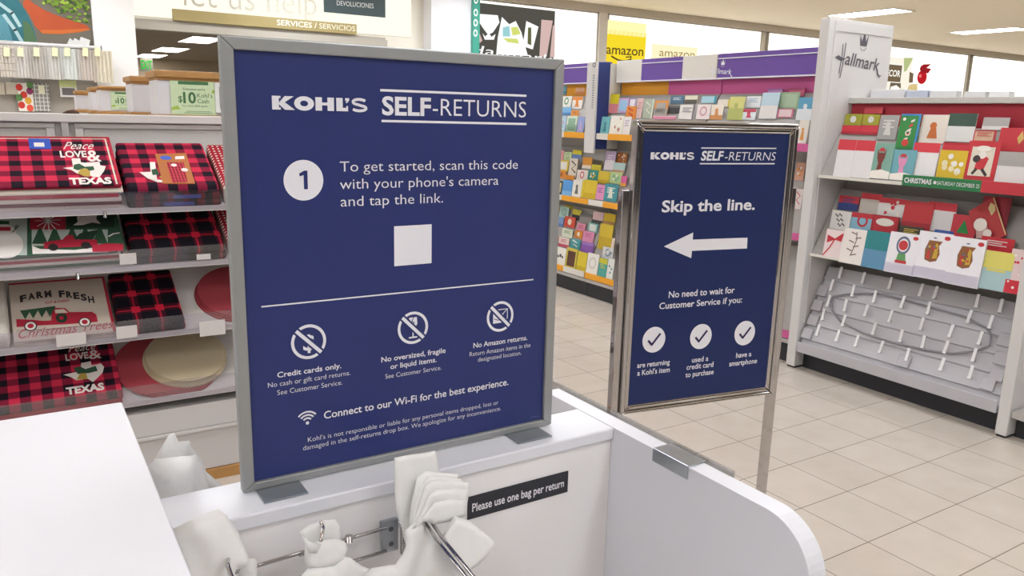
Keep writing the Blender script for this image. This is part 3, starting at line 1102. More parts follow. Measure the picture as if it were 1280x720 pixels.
# ================================================================== LEFT SHELVES WITH TABLE LINENS
GY = 3.30
LEVELS = [1.165, 0.945, 0.670, 0.400]
TILT = math.radians(28)
SHELF_W = mat('#d6d2ce', 0.5, noise=0.02, scale=9)
gl = thing('shelf_unit', 'white shelf unit of red plaid table linens left of the large navy sign', 'shelf unit', (0.35, 3.5, 0))
GX0, GX1 = -0.62, 1.40
q = MB()
q.box(GX0, GX1, 3.69, 3.72, 0.05, 1.50)
for (a, b) in ((GX0, 0.17), (0.24, GX1)):      # raised frames of the back panels
    q.box(a, b, 3.676, 3.69, 1.455, 1.475); q.box(a, b, 3.676, 3.69, 1.18, 1.20)
    q.box(a, a + .03, 3.676, 3.69, 1.20, 1.455); q.box(b - .03, b, 3.676, 3.69, 1.20, 1.455)
q.build('back_panel', SHELF_W, gl, 0.002)
MB().box(GX0, GX1, 3.655, 3.74, 1.478, 1.512).build('top_rail', SHELF_W, gl, 0.004)
for x in (GX0 + .01, 0.205, GX1 - .01):
    MB().box(x - .012, x + .012, 3.66, 3.70, 0.05, 1.49).build('upright', GREY_FIXTURE, gl, 0.002)
for z in LEVELS:
    D = Frame((0, GY, z), (1, 0, 0), (0, math.cos(TILT), math.sin(TILT)))
    q = MB(); q.slab(D, GX0 + .02, GX1 - .02, 0.0, 0.40, -0.018, 0.0)
    s_ = q.build('shelf', SHELF_W, gl, 0.002)
    q = MB(); q.box(GX0 + .02, GX1 - .02, GY - .012, GY - .0005, z - .016, z + .004)
    q.build('front_channel', SHELF_W, s_, 0.001)
    q = MB(); q.box(GX0 + .02, GX1 - .02, GY - .0165, GY - .014, z - .012, z + .068)
    q.build('clear_lip', ACRYLIC, s_)
q = MB()
q.box(GX0, GX1, GY + .01, 3.70, 0.05, 0.345)
q.box(GX0, GX1, GY, GY + .02, 0.245, 0.347)
q.box(GX0, GX1, GY - .006, GY + .02, 0.228, 0.243)
q.build('base', mat('#cbc6c4', 0.5, noise=0.02, scale=9), gl, 0.002)
MB().box(GX0, GX1, GY + .0, 3.68, 0.0, 0.048).build('plinth', WOOD, gl, 0.002)
FL = FY(GY - .0168)
for (xa, ya, xb, yb) in ((146, 406, 171, 424), (250, 399, 281, 421), (71, 415, 107, 434), (150, 316, 170, 331), (246, 317, 263, 325)):
    a = FL.uv(xa, yb); b = FL.uv(xb, ya)
    MB().slab(FL, a[0], b[0], a[1], b[1], 0, 0.0008).build('price_label', mat('#cfc9c6', 0.5), gl)
for (px, py) in ((97, 345), (131, 268)):
    a = FL.uv(px, py)
    MB().tube([(a[0], GY - .02, a[1] - .012), (a[0], GY - .02, a[1] + .012)], 0.006).build('lip_clip', clear_plastic('clip_plastic', '#dddddd', 0.4), gl, smooth=True)

PL_RED = plaid('red_black_buffalo_check', '#d13350', '#83213a', '#221a24', 0.072)
PL_RED2 = plaid('red_black_buffalo_check_deep', '#c02c42', '#6b1a2c', '#1d161e', 0.056)
PL_TART = plaid('dark_red_tartan', '#c0223a', '#3c1420', '#17141b', 0.088, 0.64, True)
CREAM = mat('#d8cdbf', 0.85, noise=0.05, scale=90)
CRED = mat('#b0233a', 0.85, noise=0.08, scale=90)
DRED = mat('#6d1c2a', 0.85, noise=0.08, scale=90)
GREEN = mat('#2c5138', 0.85, noise=0.08, scale=90)
GOLD = mat('#b99a45', 0.7)
INK = mat('#e9e2dc', 0.8, noise=0.02, scale=200)
BLUE = mat('#2f55b8', 0.4)
DKGREEN = mat('#1f3a2a', 0.8)
PALE = mat('#b9c2bb', 0.85)
BLACKC = mat('#2a2324', 0.8)
MATSET = [None, CREAM, INK, GREEN, GOLD, BLUE, CRED, DKGREEN, PALE, BLACKC]


def shelf_frame(z):
    D = Frame((0, GY + .002, z + .001), (1, 0, 0), (0, math.cos(TILT), math.sin(TILT)))
    D.E = Vector((0, 0, 1))
    return D


def linen(name, label, cat, D, u0, u1, v0, v1, n0, n1, m, group=None, bev=0.004, deco=None, mats=None):
    q = MB(); q.slab(D, u0, u1, v0, v1, n0, n1, 0)
    o = None
    t = q.build(name, m if not mats else [m] + mats[1:], None, bev, 3, origin=D.pt(u0, v0, n0))
    tag(t, label, cat, group)
    if deco:
        deco(t)
    return t


ORD = ['bottom', 'second', 'third', 'fourth', 'fifth', 'sixth', 'seventh']


def deco_part(name, t, fn):
    q = MB(); fn(q)
    return q.build(name, [CREAM] + MATSET[1:], t)


# --- shelf one: check placemats with the star-state print
D1 = shelf_frame(LEVELS[0])
hA = 0.088
cols = [CREAM, DRED, CREAM, CRED, CREAM, CRED]
for i in range(6):
    th = hA / 6
    linen('placemat', f'{ORD[i]} folded {"cream" if cols[i] is CREAM else "red"} edged placemat under the Peace Love placemat, counted from the shelf',
          'placemat', D1, -0.29 + random.uniform(-.01, .01), 0.352 + random.uniform(-.012, .01), 0.0 + random.uniform(0, .012), 0.34, i * th, (i + 0.93) * th, cols[i], 'placemats stacked on the top shelf')


def texas_shape(q, D, n, f, mscale=1.0):
    """white state outline with a green bow and gold bell; f maps photo points to the cloth"""
    P = lambda l: [f(*p) for p in l]
    q.poly(D, P([(460, 350), (515, 350), (520, 375), (545, 378), (640, 372), (645, 395), (680, 400), (670, 430), (640, 470), (600, 470), (560, 450), (500, 450), (460, 425), (405, 412), (470, 405)]), n, 2)
    q.poly(D, P([(475, 392), (510, 385), (545, 405), (600, 402), (608, 425), (575, 432), (545, 415), (500, 428), (472, 418)]), n + .0006, 3)
    q.poly(D, P([(500, 450), (520, 420), (560, 418), (580, 440), (578, 470), (545, 468)]), n + .0012, 4)


topA = linen('placemat', 'red and black check placemat lettered Peace Love & Texas, on top of the top shelf stack', 'placemat', D1, -0.285, 0.355, -0.004, 0.345, hA, hA + .007, PL_RED, None, 0.003)
nA = hA + .0075
cr = lambda x, y: D1.uv(x / 5.144, 130 + y / 5.144, nA)


def dA(q):
    for off, w_, m in ((0.004, 0.009, 6), (0.016, 0.006, 1)):
        q.ribbon(D1, [(-0.28, 0.345 - off), (0.354 - off, 0.345 - off), (0.354 - off, 0.0)], w_, nA, m)
    q.ptext(D1, 'LOVE', (75.8, 197), (109, 195.7), 189.3, nA + .0005, 2, 0.03)
    q.ptext(D1, 'Peace', (79.3, 187), (115, 185.6), 178, nA + .0005, 2, 0.0, 0.35)
    q.ptext(D1, '&', (110, 202), (127, 200.5), 188.5, nA + .0005, 2, 0.02)
    texas_shape(q, D1, nA + .0005, cr)
    q.ptext(D1, 'TEXAS', (87.5, 231), (140, 228.5), 223.3, nA + .0016, 2, 0.045)
    a = D1.uv(37, 186.5, nA); b = D1.uv(62, 174, nA)
    q.slab(D1, a[0], b[0], a[1], b[1], nA, nA + .002, 5)
    a2 = D1.uv(43, 184, nA); b2 = D1.uv(55, 179, nA)
    q.slab(D1, a2[0], b2[0], a2[1], b2[1], nA + .002, nA + .0025, 2)


deco_part('print', topA, dA)
# folded towels with a belly band
for i in range(3):
    t = linen('kitchen_towel', [f'lowest red check towel under the brown banded towel on the top shelf', 'middle red check towel under the brown banded towel on the top shelf', 'red check towel with a brown paper band, top of its stack on the top shelf'][i],
              'towel', D1, 0.368 + i * .002, 0.712 - i * .003, 0.0, 0.335, i * .027, i * .027 + .026, PL_RED2 if i < 2 else PL_RED, 'towels on the top shelf', 0.010)
    nB = i * .027 + .0265
    if i < 2:
        Fn = FY(GY + .0)
        a = Fn.uv(205 + 12 * i, 252 - 9 * i)
        qq = MB(); qq.slab(Fn, a[0], a[0] + .11 - i * .01, LEVELS[0] + .008 + i * .027, LEVELS[0] + .021 + i * .027, 0.0, 0.003)
        qq.build('blue_tag', mat('#3f4a9c', .4), t)
    else:
        def dB(q):
            f = lambda x, y: D1.uv(140 + x / 4.2375, 170 + y / 4.2375, nB)
            q.poly(D1, [f(200, 138), (f(228, 138)), f(240, 245), f(330, 250), f(300, 238), f(190, 225), f(145, 192), f(205, 190)], nB + .0004, 2)
            q.poly(D1, [f(208, 180), f(240, 172), f(250, 205), f(215, 208)], nB + .0008, 3)
            q.poly(D1, [f(250, 215), f(300, 208), f(330, 245), f(270, 240)], nB + .0014, 4)
        deco_part('print', t, dB)
        f = lambda x, y: D1.uv(140 + x / 4.2375, 170 + y / 4.2375, nB + .003)
        g = MB()
        pts = [f(228, 95), f(392, 90), f(440, 250), f(270, 250)]
        g.prism(D1, pts, nB, nB + .003, 0)
        g.disc(D1, *f(285, 116), .021, nB + .0035, 1, rv=.016)
        g.poly(D1, [f(335, 108), f(382, 106), f(384, 122), f(335, 124)], nB + .0035, 3)
        g.poly(D1, [f(288, 140), f(380, 140), f(400, 245), f(320, 248)], nB + .0035, 2)
        for c, r in (((328, 155), .011), ((385, 180), .013)):
            g.disc(D1, *f(*c), r, nB + .004, 3)
        g.build('paper_band', [mat('#b2682c', .6), BLUE, plaid('tiny_red_check', '#d05060', '#b03a48', '#5a2028', .012), INK], t)
STRIPE = plaid('red_white_stripe', '#a02335', '#a02335', '#d9cfc4', 0.02, 0.4)
linen('kitchen_towel', 'striped red and white towel edge at the right end of the top shelf', 'towel', D1, 0.722, 1.02, 0.01, 0.34, 0, 0.07, STRIPE, None, 0.01)

# --- shelf two
D2 = shelf_frame(LEVELS[1])
hD = 0.062
cols = [CREAM, GREEN, CREAM, CRED, CREAM, GREEN]
for i in range(6):
    th = hD / 6
    linen('placemat', f'{ORD[i]} {"cream" if cols[i] is CREAM else "red" if cols[i] is CRED else "green"} edged placemat under the snowman placemat, counted from the shelf',
          'placemat', D2, -0.30 + random.uniform(-.01, .01), 0.335 + random.uniform(-.012, .014), random.uniform(0, .012), 0.34, i * th, (i + .92) * th, cols[i], 'placemats stacked on the second shelf')
topD = linen('placemat', 'green patchwork placemat with snowman, snowflake and red truck on the second shelf', 'placemat', D2, -0.30, 0.350, -0.003, 0.342, hD, hD + .006, mat('#33563f', .85, noise=.05, scale=90), None, 0.003)
nD = hD + .0065
f2 = lambda x, y: D2.uv(x / 6, 250 + y / 6, nD)


def quad2(q, x0, y0, x1, y1, m, dn=0.0004):
    q.poly(D2, [f2(x0, y1), f2(x1, y1), f2(x1, y0), f2(x0, y0)], nD + dn, m)


def dD(q):
    quad2(q, -60, 80, 203, 415, 8)
    q.disc(D2, *f2(40, 335), .055, nD + .0012, 2, rv=.085)
    q.disc(D2, *f2(25, 245), .040, nD + .0014, 2, rv=.05)
    quad2(q, -10, 205, 80, 235, 6, .0018)
    quad2(q, -20, 160, 70, 185, 3, .0018)
    q.ribbon(D2, [f2(95, 245), f2(140, 195)], .004, nD + .0016, 9)
    q.ribbon(D2, [f2(110, 215), f2(125, 190)], .003, nD + .0017, 9)
    quad2(q, 225, 70, 492, 222, 6)
    c = f2(358, 155)
    for k in range(6):
        a = k * math.pi / 6
        q.ribbon(D2, [(c[0] - .042 * math.cos(a), c[1] - .07 * math.sin(a)), (c[0] + .042 * math.cos(a), c[1] + .07 * math.sin(a))], .0035, nD + .001 + k * .0001, 2)
    quad2(q, 500, 70, 858, 205, 7)
    q.poly(D2, [f2(548, 192), f2(585, 165), (f2(575, 130)), f2(620, 100), f2(690, 90), f2(728, 110), f2(722, 145), f2(755, 180), f2(690, 170), f2(620, 190)], nD + .0010, 2)
    q.ribbon(D2, [f2(600, 128), f2(650, 124)], .003, nD + .0014, 9)
    quad2(q, 238, 222, 808, 345, 8)
    for k, x in enumerate((300, 410, 540, 640, 750)):
        q.poly(D2, [f2(x - 60, 330), f2(x + 60, 330), f2(x + 10, 215), f2(x - 10, 215)], nD + .0008 + k * .0001, 3)
    q.poly(D2, [f2(240, 345), f2(300, 370), f2(560, 378), f2(810, 345), f2(810, 395), f2(245, 408)], nD + .0015, 2)
    q.poly(D2, [f2(330, 320), f2(470, 300), f2(500, 268), f2(545, 268), f2(560, 300), f2(725, 300), f2(735, 345), f2(330, 368)], nD + .002, 6)
    q.poly(D2, [f2(555, 298), f2(600, 255), f2(740, 225), f2(700, 300)], nD + .0024, 7)
    q.disc(D2, *f2(400, 360), .016, nD + .0028, 9, rv=.022)
    q.disc(D2, *f2(645, 345), .016, nD + .0028, 9, rv=.022)
    q.poly(D2, [f2(690, 345), f2(800, 330), f2(925, 335), f2(925, 385), f2(790, 395), f2(695, 395)], nD + .003, 6)
    q.ribbon(D2, [f2(815, 275), f2(850, 255), f2(895, 248)], .007, nD + .001, 2)


deco_part('print', topD, dD)
linen('kitchen_towel', 'lower dark red tartan towel at the right of the second shelf', 'towel', D2, 0.366, 0.722, 0.0, 0.335, 0, 0.028, PL_TART, 'tartan towels on the second shelf', 0.012)
linen('kitchen_towel', 'upper dark red tartan towel at the right of the second shelf, beside the snowman placemat', 'towel', D2, 0.370, 0.718, 0.0, 0.335, 0.029, 0.060, PL_TART, 'tartan towels on the second shelf', 0.014)
linen('kitchen_towel', 'striped red and white towel edge at the right end of the second shelf', 'towel', D2, 0.732, 1.02, 0.01, 0.34, 0, 0.06, STRIPE, None, 0.01)

# --- shelf three
D3 = shelf_frame(LEVELS[2])
linen('bath_mat', 'fluffy off-white towel at the left edge of the third shelf', 'towel', D3, -0.40, -0.052, 0.0, 0.34, 0, 0.05, mat('#cfc8bd', 0.95, noise=0.16, scale=120), None, 0.016)
for i in range(3):
    if i < 2:
        linen('placemat', f'{["lowest", "middle"][i]} cream placemat under the red truck placemat on the third shelf', 'placemat', D3, -0.040, 0.290, 0.002, 0.335, i * .010, i * .010 + .0092, CREAM, 'placemats on the third shelf', 0.003)
topF = linen('placemat', 'cream FARM FRESH placemat with a red truck hauling trees on the third shelf', 'placemat', D3, -0.043, 0.292, -0.002, 0.338, .020, .027, mat('#c9bcae', 0.85, noise=.05, scale=120), None, 0.003)
nF = .0275
f3 = lambda x, y: D3.uv(x / 6, 330 + y / 6, nF)


def dF(q):
    q.ribbon(D3, [(-.04, .333), (.288, .333), (.288, 0)], .010, nF + .0003, 6)
    for wd, x0, x1, a0 in (('FARM', 152, 400, -1), ('FRESH', 445, 720, 1)):
        L = len(wd)
        for i, ch in enumerate(wd):
            xa = x0 + (x1 - x0) * i / L; xb = x0 + (x1 - x0) * (i + .82) / L
            xm = (xa + xb) / 2
            yb = 248 + ((xm - 430) / 280) ** 2 * 48
            a = f3(xa, yb); b = f3(xb, yb)
            q.text(D3, ch, a[0], b[0], a[1], f3(xa, yb - 46)[1] - a[1], nF + .0006, 9, 0.045, 0, -0.25 * (xm - 430) / 280)
    a = f3(340, 298); b = f3(525, 285)
    q.text(D3, 'CUT & CARRY', a[0], b[0], (a[1] + b[1]) / 2, .014, nF + .0006, 6, 0.02)
    P = lambda l: [f3(*p) for p in l]
    q.poly(D3, P([(122, 415), (250, 420), (320, 428), (385, 425), (388, 345), (410, 330), (490, 332), (520, 362), (690, 360), (722, 380), (735, 435), (560, 448), (500, 452), (300, 462), (125, 475)]), nF + .0008, 6)
    q.poly(D3, P([(412, 345), (480, 340), (510, 368), (415, 372)]), nF + .0013, 1)
    for k, x in enumerate((150, 210, 275, 335)):
        q.poly(D3, P([(x + 40, 418 - k * 6), (x, 352 - k * 8), (x + 85, 342 - k * 8)]), nF + .0016 + k * .0001, 3)
    q.disc(D3, *f3(462, 408), .019, nF + .002, 7, .008, rv=.028)
    for c in ((230, 470), (636, 440)):
        q.disc(D3, *f3(*c), .021, nF + .0022, 9, rv=.028)
        q.disc(D3, *f3(*c), .017, nF + .0026, 2, rv=.023)
        q.disc(D3, *f3(*c), .010, nF + .0030, 6, rv=.013)
    q.ribbon(D3, [f3(125, 500), f3(300, 492), f3(900, 448)], .002, nF + .0006, 9)
    q.ptext(D3, 'Christmas Trees', (21, 423.5), (140, 410), 412, nF + .0008, 6, -0.002, .3, slope=True)


deco_part('print', topF, dF)
for i in range(2):
    linen('kitchen_towel', ['lower dark red tartan towel beside the red truck placemat', 'upper dark red tartan towel beside the red truck placemat'][i], 'towel', D3, 0.302 + i * .002, 0.548 - i * .003, 0.0, 0.325, i * .024, i * .024 + .0235, PL_TART, 'tartan towels on the third shelf', 0.010)


def weave_mat(name, c1, c2, rings):
    m = bpy.data.materials.new(name)
    m.use_nodes = True
    nt = m.node_tree
    b = nt.nodes['Principled BSDF']
    b.inputs['Roughness'].default_value = 0.9
    tc = nt.nodes.new('ShaderNodeTexCoord')
    sp = nt.nodes.new('ShaderNodeVectorMath'); sp.operation = 'LENGTH'
    nt.links.new(tc.outputs['Object'], sp.inputs[0])
    s_ = math_node(nt, 'SINE', math_node(nt, 'MULTIPLY', sp.outputs['Value'], rings))
    f_ = math_node(nt, 'ADD', math_node(nt, 'MULTIPLY', s_, 0.5), 0.5)
    mx = nt.nodes.new('ShaderNodeMix'); mx.data_type = 'RGBA'
    mx.inputs[6].default_value = lin(c1); mx.inputs[7].default_value = lin(c2)
    nt.links.new(f_, mx.inputs[0])
    nt.links.new(mx.outputs[2], b.inputs['Base Color'])
    return m


W_RED = weave_mat('red_coiled_weave', '#8c2c36', '#b04650', 900)
W_BEI = weave_mat('beige_coiled_weave', '#a8997c', '#c2b498', 900)


def round_mat(label, D, u, v, r, n0, n1, m, group, rv=None, clip=0.004):
    pts = []
    rv = rv or r
    for i in range(48):
        a = i / 48 * 2 * math.pi
        pts.append((u + r * math.cos(a), max(clip, v + rv * math.sin(a))))
    q = MB()
    q.prism(D, pts, n0, n1, 0)
    o = q.build('round_placemat', m, None, 0.002, 2, origin=D.pt(u, v, (n0 + n1) / 2))
    return tag(o, label, 'placemat', group)


for i in range(3):
    round_mat(['lowest', 'middle', 'topmost'][i] + ' red round woven placemat at the right of the third shelf', D3, 0.79 + i * .006, 0.175, 0.175, i * .008, i * .008 + .0075, W_RED, 'red round placemats on the third shelf')
# --- shelf four
D4 = shelf_frame(LEVELS[3])
for i in range(2):
    linen('placemat', f'{["lowest", "middle"][i]} red placemat under the check placemat on the lowest shelf', 'placemat', D4, -0.33, 0.296, 0.002, 0.335, i * .012, i * .012 + .0112, CRED, 'placemats on the lowest shelf', 0.003)
topG = linen('placemat', 'red and black check placemat lettered Texas on the lowest shelf', 'placemat', D4, -0.332, 0.300, -0.002, 0.34, .024, .031, PL_RED, None, 0.003)
nG = .0315
# photo points: crop origin (0,320), 3.6x; the print repeats the top placemat's
f4 = lambda x, y: D4.uv(x / 3.6, 320 + y / 3.6, nG)


def dG(q):
    P = lambda l: [f4(*p) for p in l]
    q.poly(D4, P([(365, 482), (408, 474), (412, 492), (455, 484), (468, 500), (462, 525), (440, 548), (418, 568), (395, 552), (345, 560), (318, 545), (285, 535), (330, 525), (362, 520)]), nG + .0004, 2)
    q.poly(D4, P([(330, 505), (360, 498), (385, 510), (430, 495), (440, 518), (400, 528), (350, 532)]), nG + .001, 3)
    q.poly(D4, P([(345, 558), (360, 530), (388, 528), (395, 555)]), nG + .0016, 4)
    q.ptext(D4, 'LOVE', (82.5, 452), (111, 446.5), 444, nG + .0005, 2, 0.03)
    q.ptext(D4, 'Peace', (86, 442), (118, 435), 433, nG + .0005, 2, 0, .3)
    q.ptext(D4, '&', (112, 450), (127, 446), 439, nG + .0005, 2, 0.01)
    q.ptext(D4, 'TEXAS', (83.5, 495), (130.5, 485), 486.5, nG + .0016, 2, 0.045)


deco_part('print', topG, dG)
for i in range(3):
    round_mat(['lowest', 'middle', 'topmost'][i] + ' red round woven placemat under the beige one on the lowest shelf', D4, 0.50 - i * .012, 0.165, 0.19, i * .007, i * .007 + .0066, W_RED, 'red round placemats on the lowest shelf')
for i in range(4):
    round_mat(['lowest', 'second', 'third', 'topmost'][i] + ' beige round woven placemat on the red ones on the lowest shelf, counted upward', D4, 0.560 + i * .002, 0.168, 0.165 - i * .002, .021 + i * .006, .021 + i * .006 + .0056, W_BEI, 'beige round placemats on the lowest shelf')

# ================================================================== SERVICE COUNTER DIVIDERS BEHIND
PANELW = mat('#dcd9dc', 0.5, noise=0.015, scale=8)
DIVS = [
    # y, depth, wood top px box (x0,y0,x1,y1), panel left px, bottom wood y range, bottom wood left px, right px
    (4.20, 0.25, (191.6, 87.0, 300, 99.5), 197.5, (143, 153.5), 195.5, 'nearest wood capped counter divider behind the shelves, carrying the larger green coupon sign'),
    (4.75, 0.25, (161.0, 94.5, 199, 104.6), 165.5, (140, 150), 163.0, 'second wood capped counter divider, just left of the one with the larger green sign'),
    (6.20, 0.25, (122.5, 107.0, 172, 112.6), 125.5, (138.5, 144.5), 125, 'third wood capped counter divider, with the smaller green coupon sign'),
    (7.00, 0.25, (111.5, 108.8, 126, 115.0), 114.5, (137.5, 142.5), 113, 'narrow wood capped counter divider left of the smaller green coupon sign'),
    (8.40, 0.25, (93.5, 113.0, 115, 118.8), 95.5, (136.5, 140.5), 95, 'farthest wood capped counter divider, below the white pillar'),
]
for (y, dp, (x0, y0, x1, y1), pl, (b0, b1), bl, lab) in DIVS:
    Fv = FY(y)
    zt = Fv.uv(x0, y0)[1]; zt2 = Fv.uv(x0, y1)[1]
    zb = Fv.uv(bl, b0)[1]; zb2 = Fv.uv(bl, b1)[1]
    xl = Fv.uv(pl, (y0 + b1) / 2)[0]
    xr = Fv.uv(x1, (y0 + b1) / 2)[0]
    xt = Fv.uv(x0, y0)[0]; xb = Fv.uv(bl, b0)[0]
    t = thing('counter_divider', lab, 'counter divider', ((xl + xr) / 2, y + dp / 2, 0))
    MB().box(xl, xr - .01, y, y + dp, zb, zt2).build('panel', PANELW, t, 0.002)
    q = MB(); q.box(xt, xr, y - .025, y + dp + .02, zt2 + .012, zt).box(xt + .012, xr, y - .012, y + dp + .01, zt2, zt2 + .014)
    q.build('top_trim', WOOD, t, 0.008, 3)
    q = MB(); q.box(xb, xr, y - .02, y + dp + .02, zb2, zb)
    q.build('bottom_trim', WOOD, t, 0.008, 3)
    MB().box(xb + .02, xr - .02, y - .01, y + dp, 0.0, zb2).build('cabinet', PANELW, t, 0.002)


def coupon(F, x0, y0, x1, y1, label):
    t = thing('coupon_sign', label, 'sign', tuple(F.pt(*F.uv((x0 + x1) / 2, y1), 0.002)))
    a = F.uv(x0, y1); b = F.uv(x1, y0)
    W_, H_ = b[0] - a[0], b[1] - a[1]
    q = MB()
    q.slab(F, a[0], b[0], a[1], b[1], 0.001, 0.004, 0)
    X = lambda s_: a[0] + W_ * s_
    Z = lambda s_: a[1] + H_ * s_
    n = .005
    q.slab(F, X(.18), X(.84), Z(.86), Z(.95), .004, .005, 1)
    q.text(F, 'Everyone earns', X(.28), X(.76), Z(.70), H_ * .07, n, 1, 0)
    q.text(F, '$', X(.16), X(.25), Z(.36), H_ * .17, n, 1, .01)
    q.text(F, '10', X(.27), X(.55), Z(.34), H_ * .30, n, 1, .03)
    q.text(F, "Kohl's", X(.58), X(.92), Z(.50), H_ * .12, n, 1, .0)
    q.text(F, 'Cash', X(.58), X(.84), Z(.34), H_ * .12, n, 1, .0)
    q.text(F, 'For every $50 spent', X(.24), X(.80), Z(.23), H_ * .055, n, 1, 0)
    q.ribbon(F, [(X(.33), Z(.10)), (X(.85), Z(.10))], H_ * .022, n, 2)
    q.ribbon(F, [(X(.28), Z(.055)), (X(.90), Z(.055))], H_ * .022, n, 2)
    q.poly(F, [(X(0), Z(.12)), (X(.20), Z(.16)), (X(.14), Z(.26)), (X(0), Z(.20))], n, 3)
    q.poly(F, [(X(.90), Z(.62)), (X(1), Z(.66)), (X(1), Z(.76)), (X(.93), Z(.72))], n, 3)
    q.build('card', [mat('#cfe0b8', .6), mat('#47754a', .6), mat('#93b088', .6), mat('#a4bf55', .6)], t)
    return t


coupon(FY(4.198), 214.5, 101, 268.5, 143, "larger green coupon sign reading $10 Kohl's Cash on the nearest divider")
coupon(FY(6.198), 139.5, 115, 168, 136.5, "smaller green coupon sign reading $10 Kohl's Cash on the third divider")
Fv = FY(4.196)
t = thing('card_holder', 'white framed card holder at the right of the larger green coupon sign', 'sign frame', tuple(Fv.pt(*Fv.uv(273, 141), 0)))
a = Fv.uv(269.5, 141); b = Fv.uv(290, 104)
q = MB(); ring(q, Fv, (a[0], b[0], a[1], b[1]), (a[0] + .02, b[0] - .02, a[1] + .02, b[1] - .02), 0, .012)
q.build('frame', mat('#e8e7e4', .4), t, 0.002)
q = MB(); q.slab(Fv, a[0] + .018, b[0] - .018, a[1] + .018, b[1] - .018, 0, .004); q.build('card', mat('#9aa096', .5), t)

# ================================================================== LINEN WALL DISPLAY AT THE FAR LEFT
WY = 10.35
struct(MB().box(-6, 0.944, WY + .05, WY + .12, 0, CEIL - .01).build('wall_display', mat('#a9a297', 0.8, noise=.04, scale=5)))
Fw = FY(WY + .045)
po = thing('wall_poster', 'large wall poster of a teal cushion and an orange pot of greenery', 'poster', tuple(Fw.pt(*Fw.uv(40, 52))))
a = Fw.uv(-40, 52); b = Fw.uv(113, -40)
q = MB(); q.slab(Fw, a[0], b[0], Fw.uv(40, 56)[1], b[1], -.004, 0.004); q.build('ground', mat('#6f695c', .7, noise=.1, scale=4), po)
PO = lambda l: [Fw.uv(x / 8, y / 8) for x, y in l]
q = MB(); q.poly(Fw, PO([(-300, -300), (130, -300), (180, 0), (250, 100), (310, 220), (350, 330), (375, 420), (-300, 420)]), .006, 0)
for k in range(9):
    q.ribbon(Fw, PO([(60 + 18 * k - 80, 420), (10 + 12 * k - 60, 150)]), .012, .0065, 1)
q.ribbon(Fw, PO([(0, 40), (120, 130), (200, 260)]), .035, .007, 2)
q.ribbon(Fw, PO([(40, 150), (150, 300), (215, 410)]), .035, .007, 2)
q.poly(Fw, PO([(230, 200), (300, 240), (375, 420), (240, 420)]), .0066, 3)
q.build('cushion_picture', [mat('#2f6a72', .7, noise=.25, scale=9), mat('#5b93a0', .7), mat('#a9c6c8', .7), mat('#4f6f4c', .7)], po)
q = MB(); q.poly(Fw, PO([(240, -50), (330, 30), (440, 100), (560, 150), (700, 200), (860, 250), (905, 295), (780, 325), (600, 342), (420, 335), (350, 260), (290, 140), (230, 60)]), .006, 0)
q.poly(Fw, PO([(400, 300), (600, 300), (880, 285), (905, 297), (780, 325), (600, 342), (420, 335)]), .0068, 1)
q.build('pot_picture', [mat('#b5502a', .7, noise=.12, scale=6), mat('#c96a2e', .7)], po)
q = MB()
rnd = random.Random(5)
for k in range(230):
    x = rnd.uniform(430, 880); y = rnd.uniform(-200, 225)
    if y > 40 + (x - 430) * .55 or (x < 520 and y > 60):
        continue
    c = Fw.uv(x / 8, y / 8)
    q.disc(Fw, c[0], c[1], rnd.uniform(.012, .028), .009 + k * .00004, rnd.choice((0, 0, 1, 2)), rv=rnd.uniform(.01, .02), seg=8)
q.build('foliage_picture', [mat('#6f8f2c', .7), mat('#9db83e', .7), mat('#3f5a2a', .7)], po)

rl = thing('display_rail', 'white horizontal rail carrying the hanging grey towels', 'rail', tuple(Fw.pt(*Fw.uv(60, 56))))
p0 = Fw.uv(-30, 50); p1 = Fw.uv(122, 61)
zr = Fw.uv(60, 56)[1]
RY = WY - .18
FR = FY(RY)
zr = FR.uv(60, 56)[1]
MB().tube([(FR.uv(-40, 53)[0], RY, zr), (FR.uv(122, 60)[0], RY, zr)], 0.018).build('bar', WHITE_PAINT, rl, smooth=True)
for px in (-20, 50, 112):
    x = FR.uv(px, 56)[0]
    MB().tube([(x, RY, zr), (x, WY + .05, zr)], 0.014).build('arm', WHITE_PAINT, rl, smooth=True)
TCOL = ['#e6ded4', '#dcd6d0', '#d0c9c1', '#dbd8d2', '#dedfda', '#d6ccc3', '#e0d8c6']
NAMES = ['leftmost cream checked towel hanging from the white rail', 'second hanging towel from the left, pale grey', 'third hanging towel from the left, mid grey',
         'fourth hanging towel from the left, soft grey', 'fifth hanging towel from the left, pale blue grey', 'sixth hanging towel from the left, warm grey', 'rightmost hanging towel on the white rail, beige stripe']
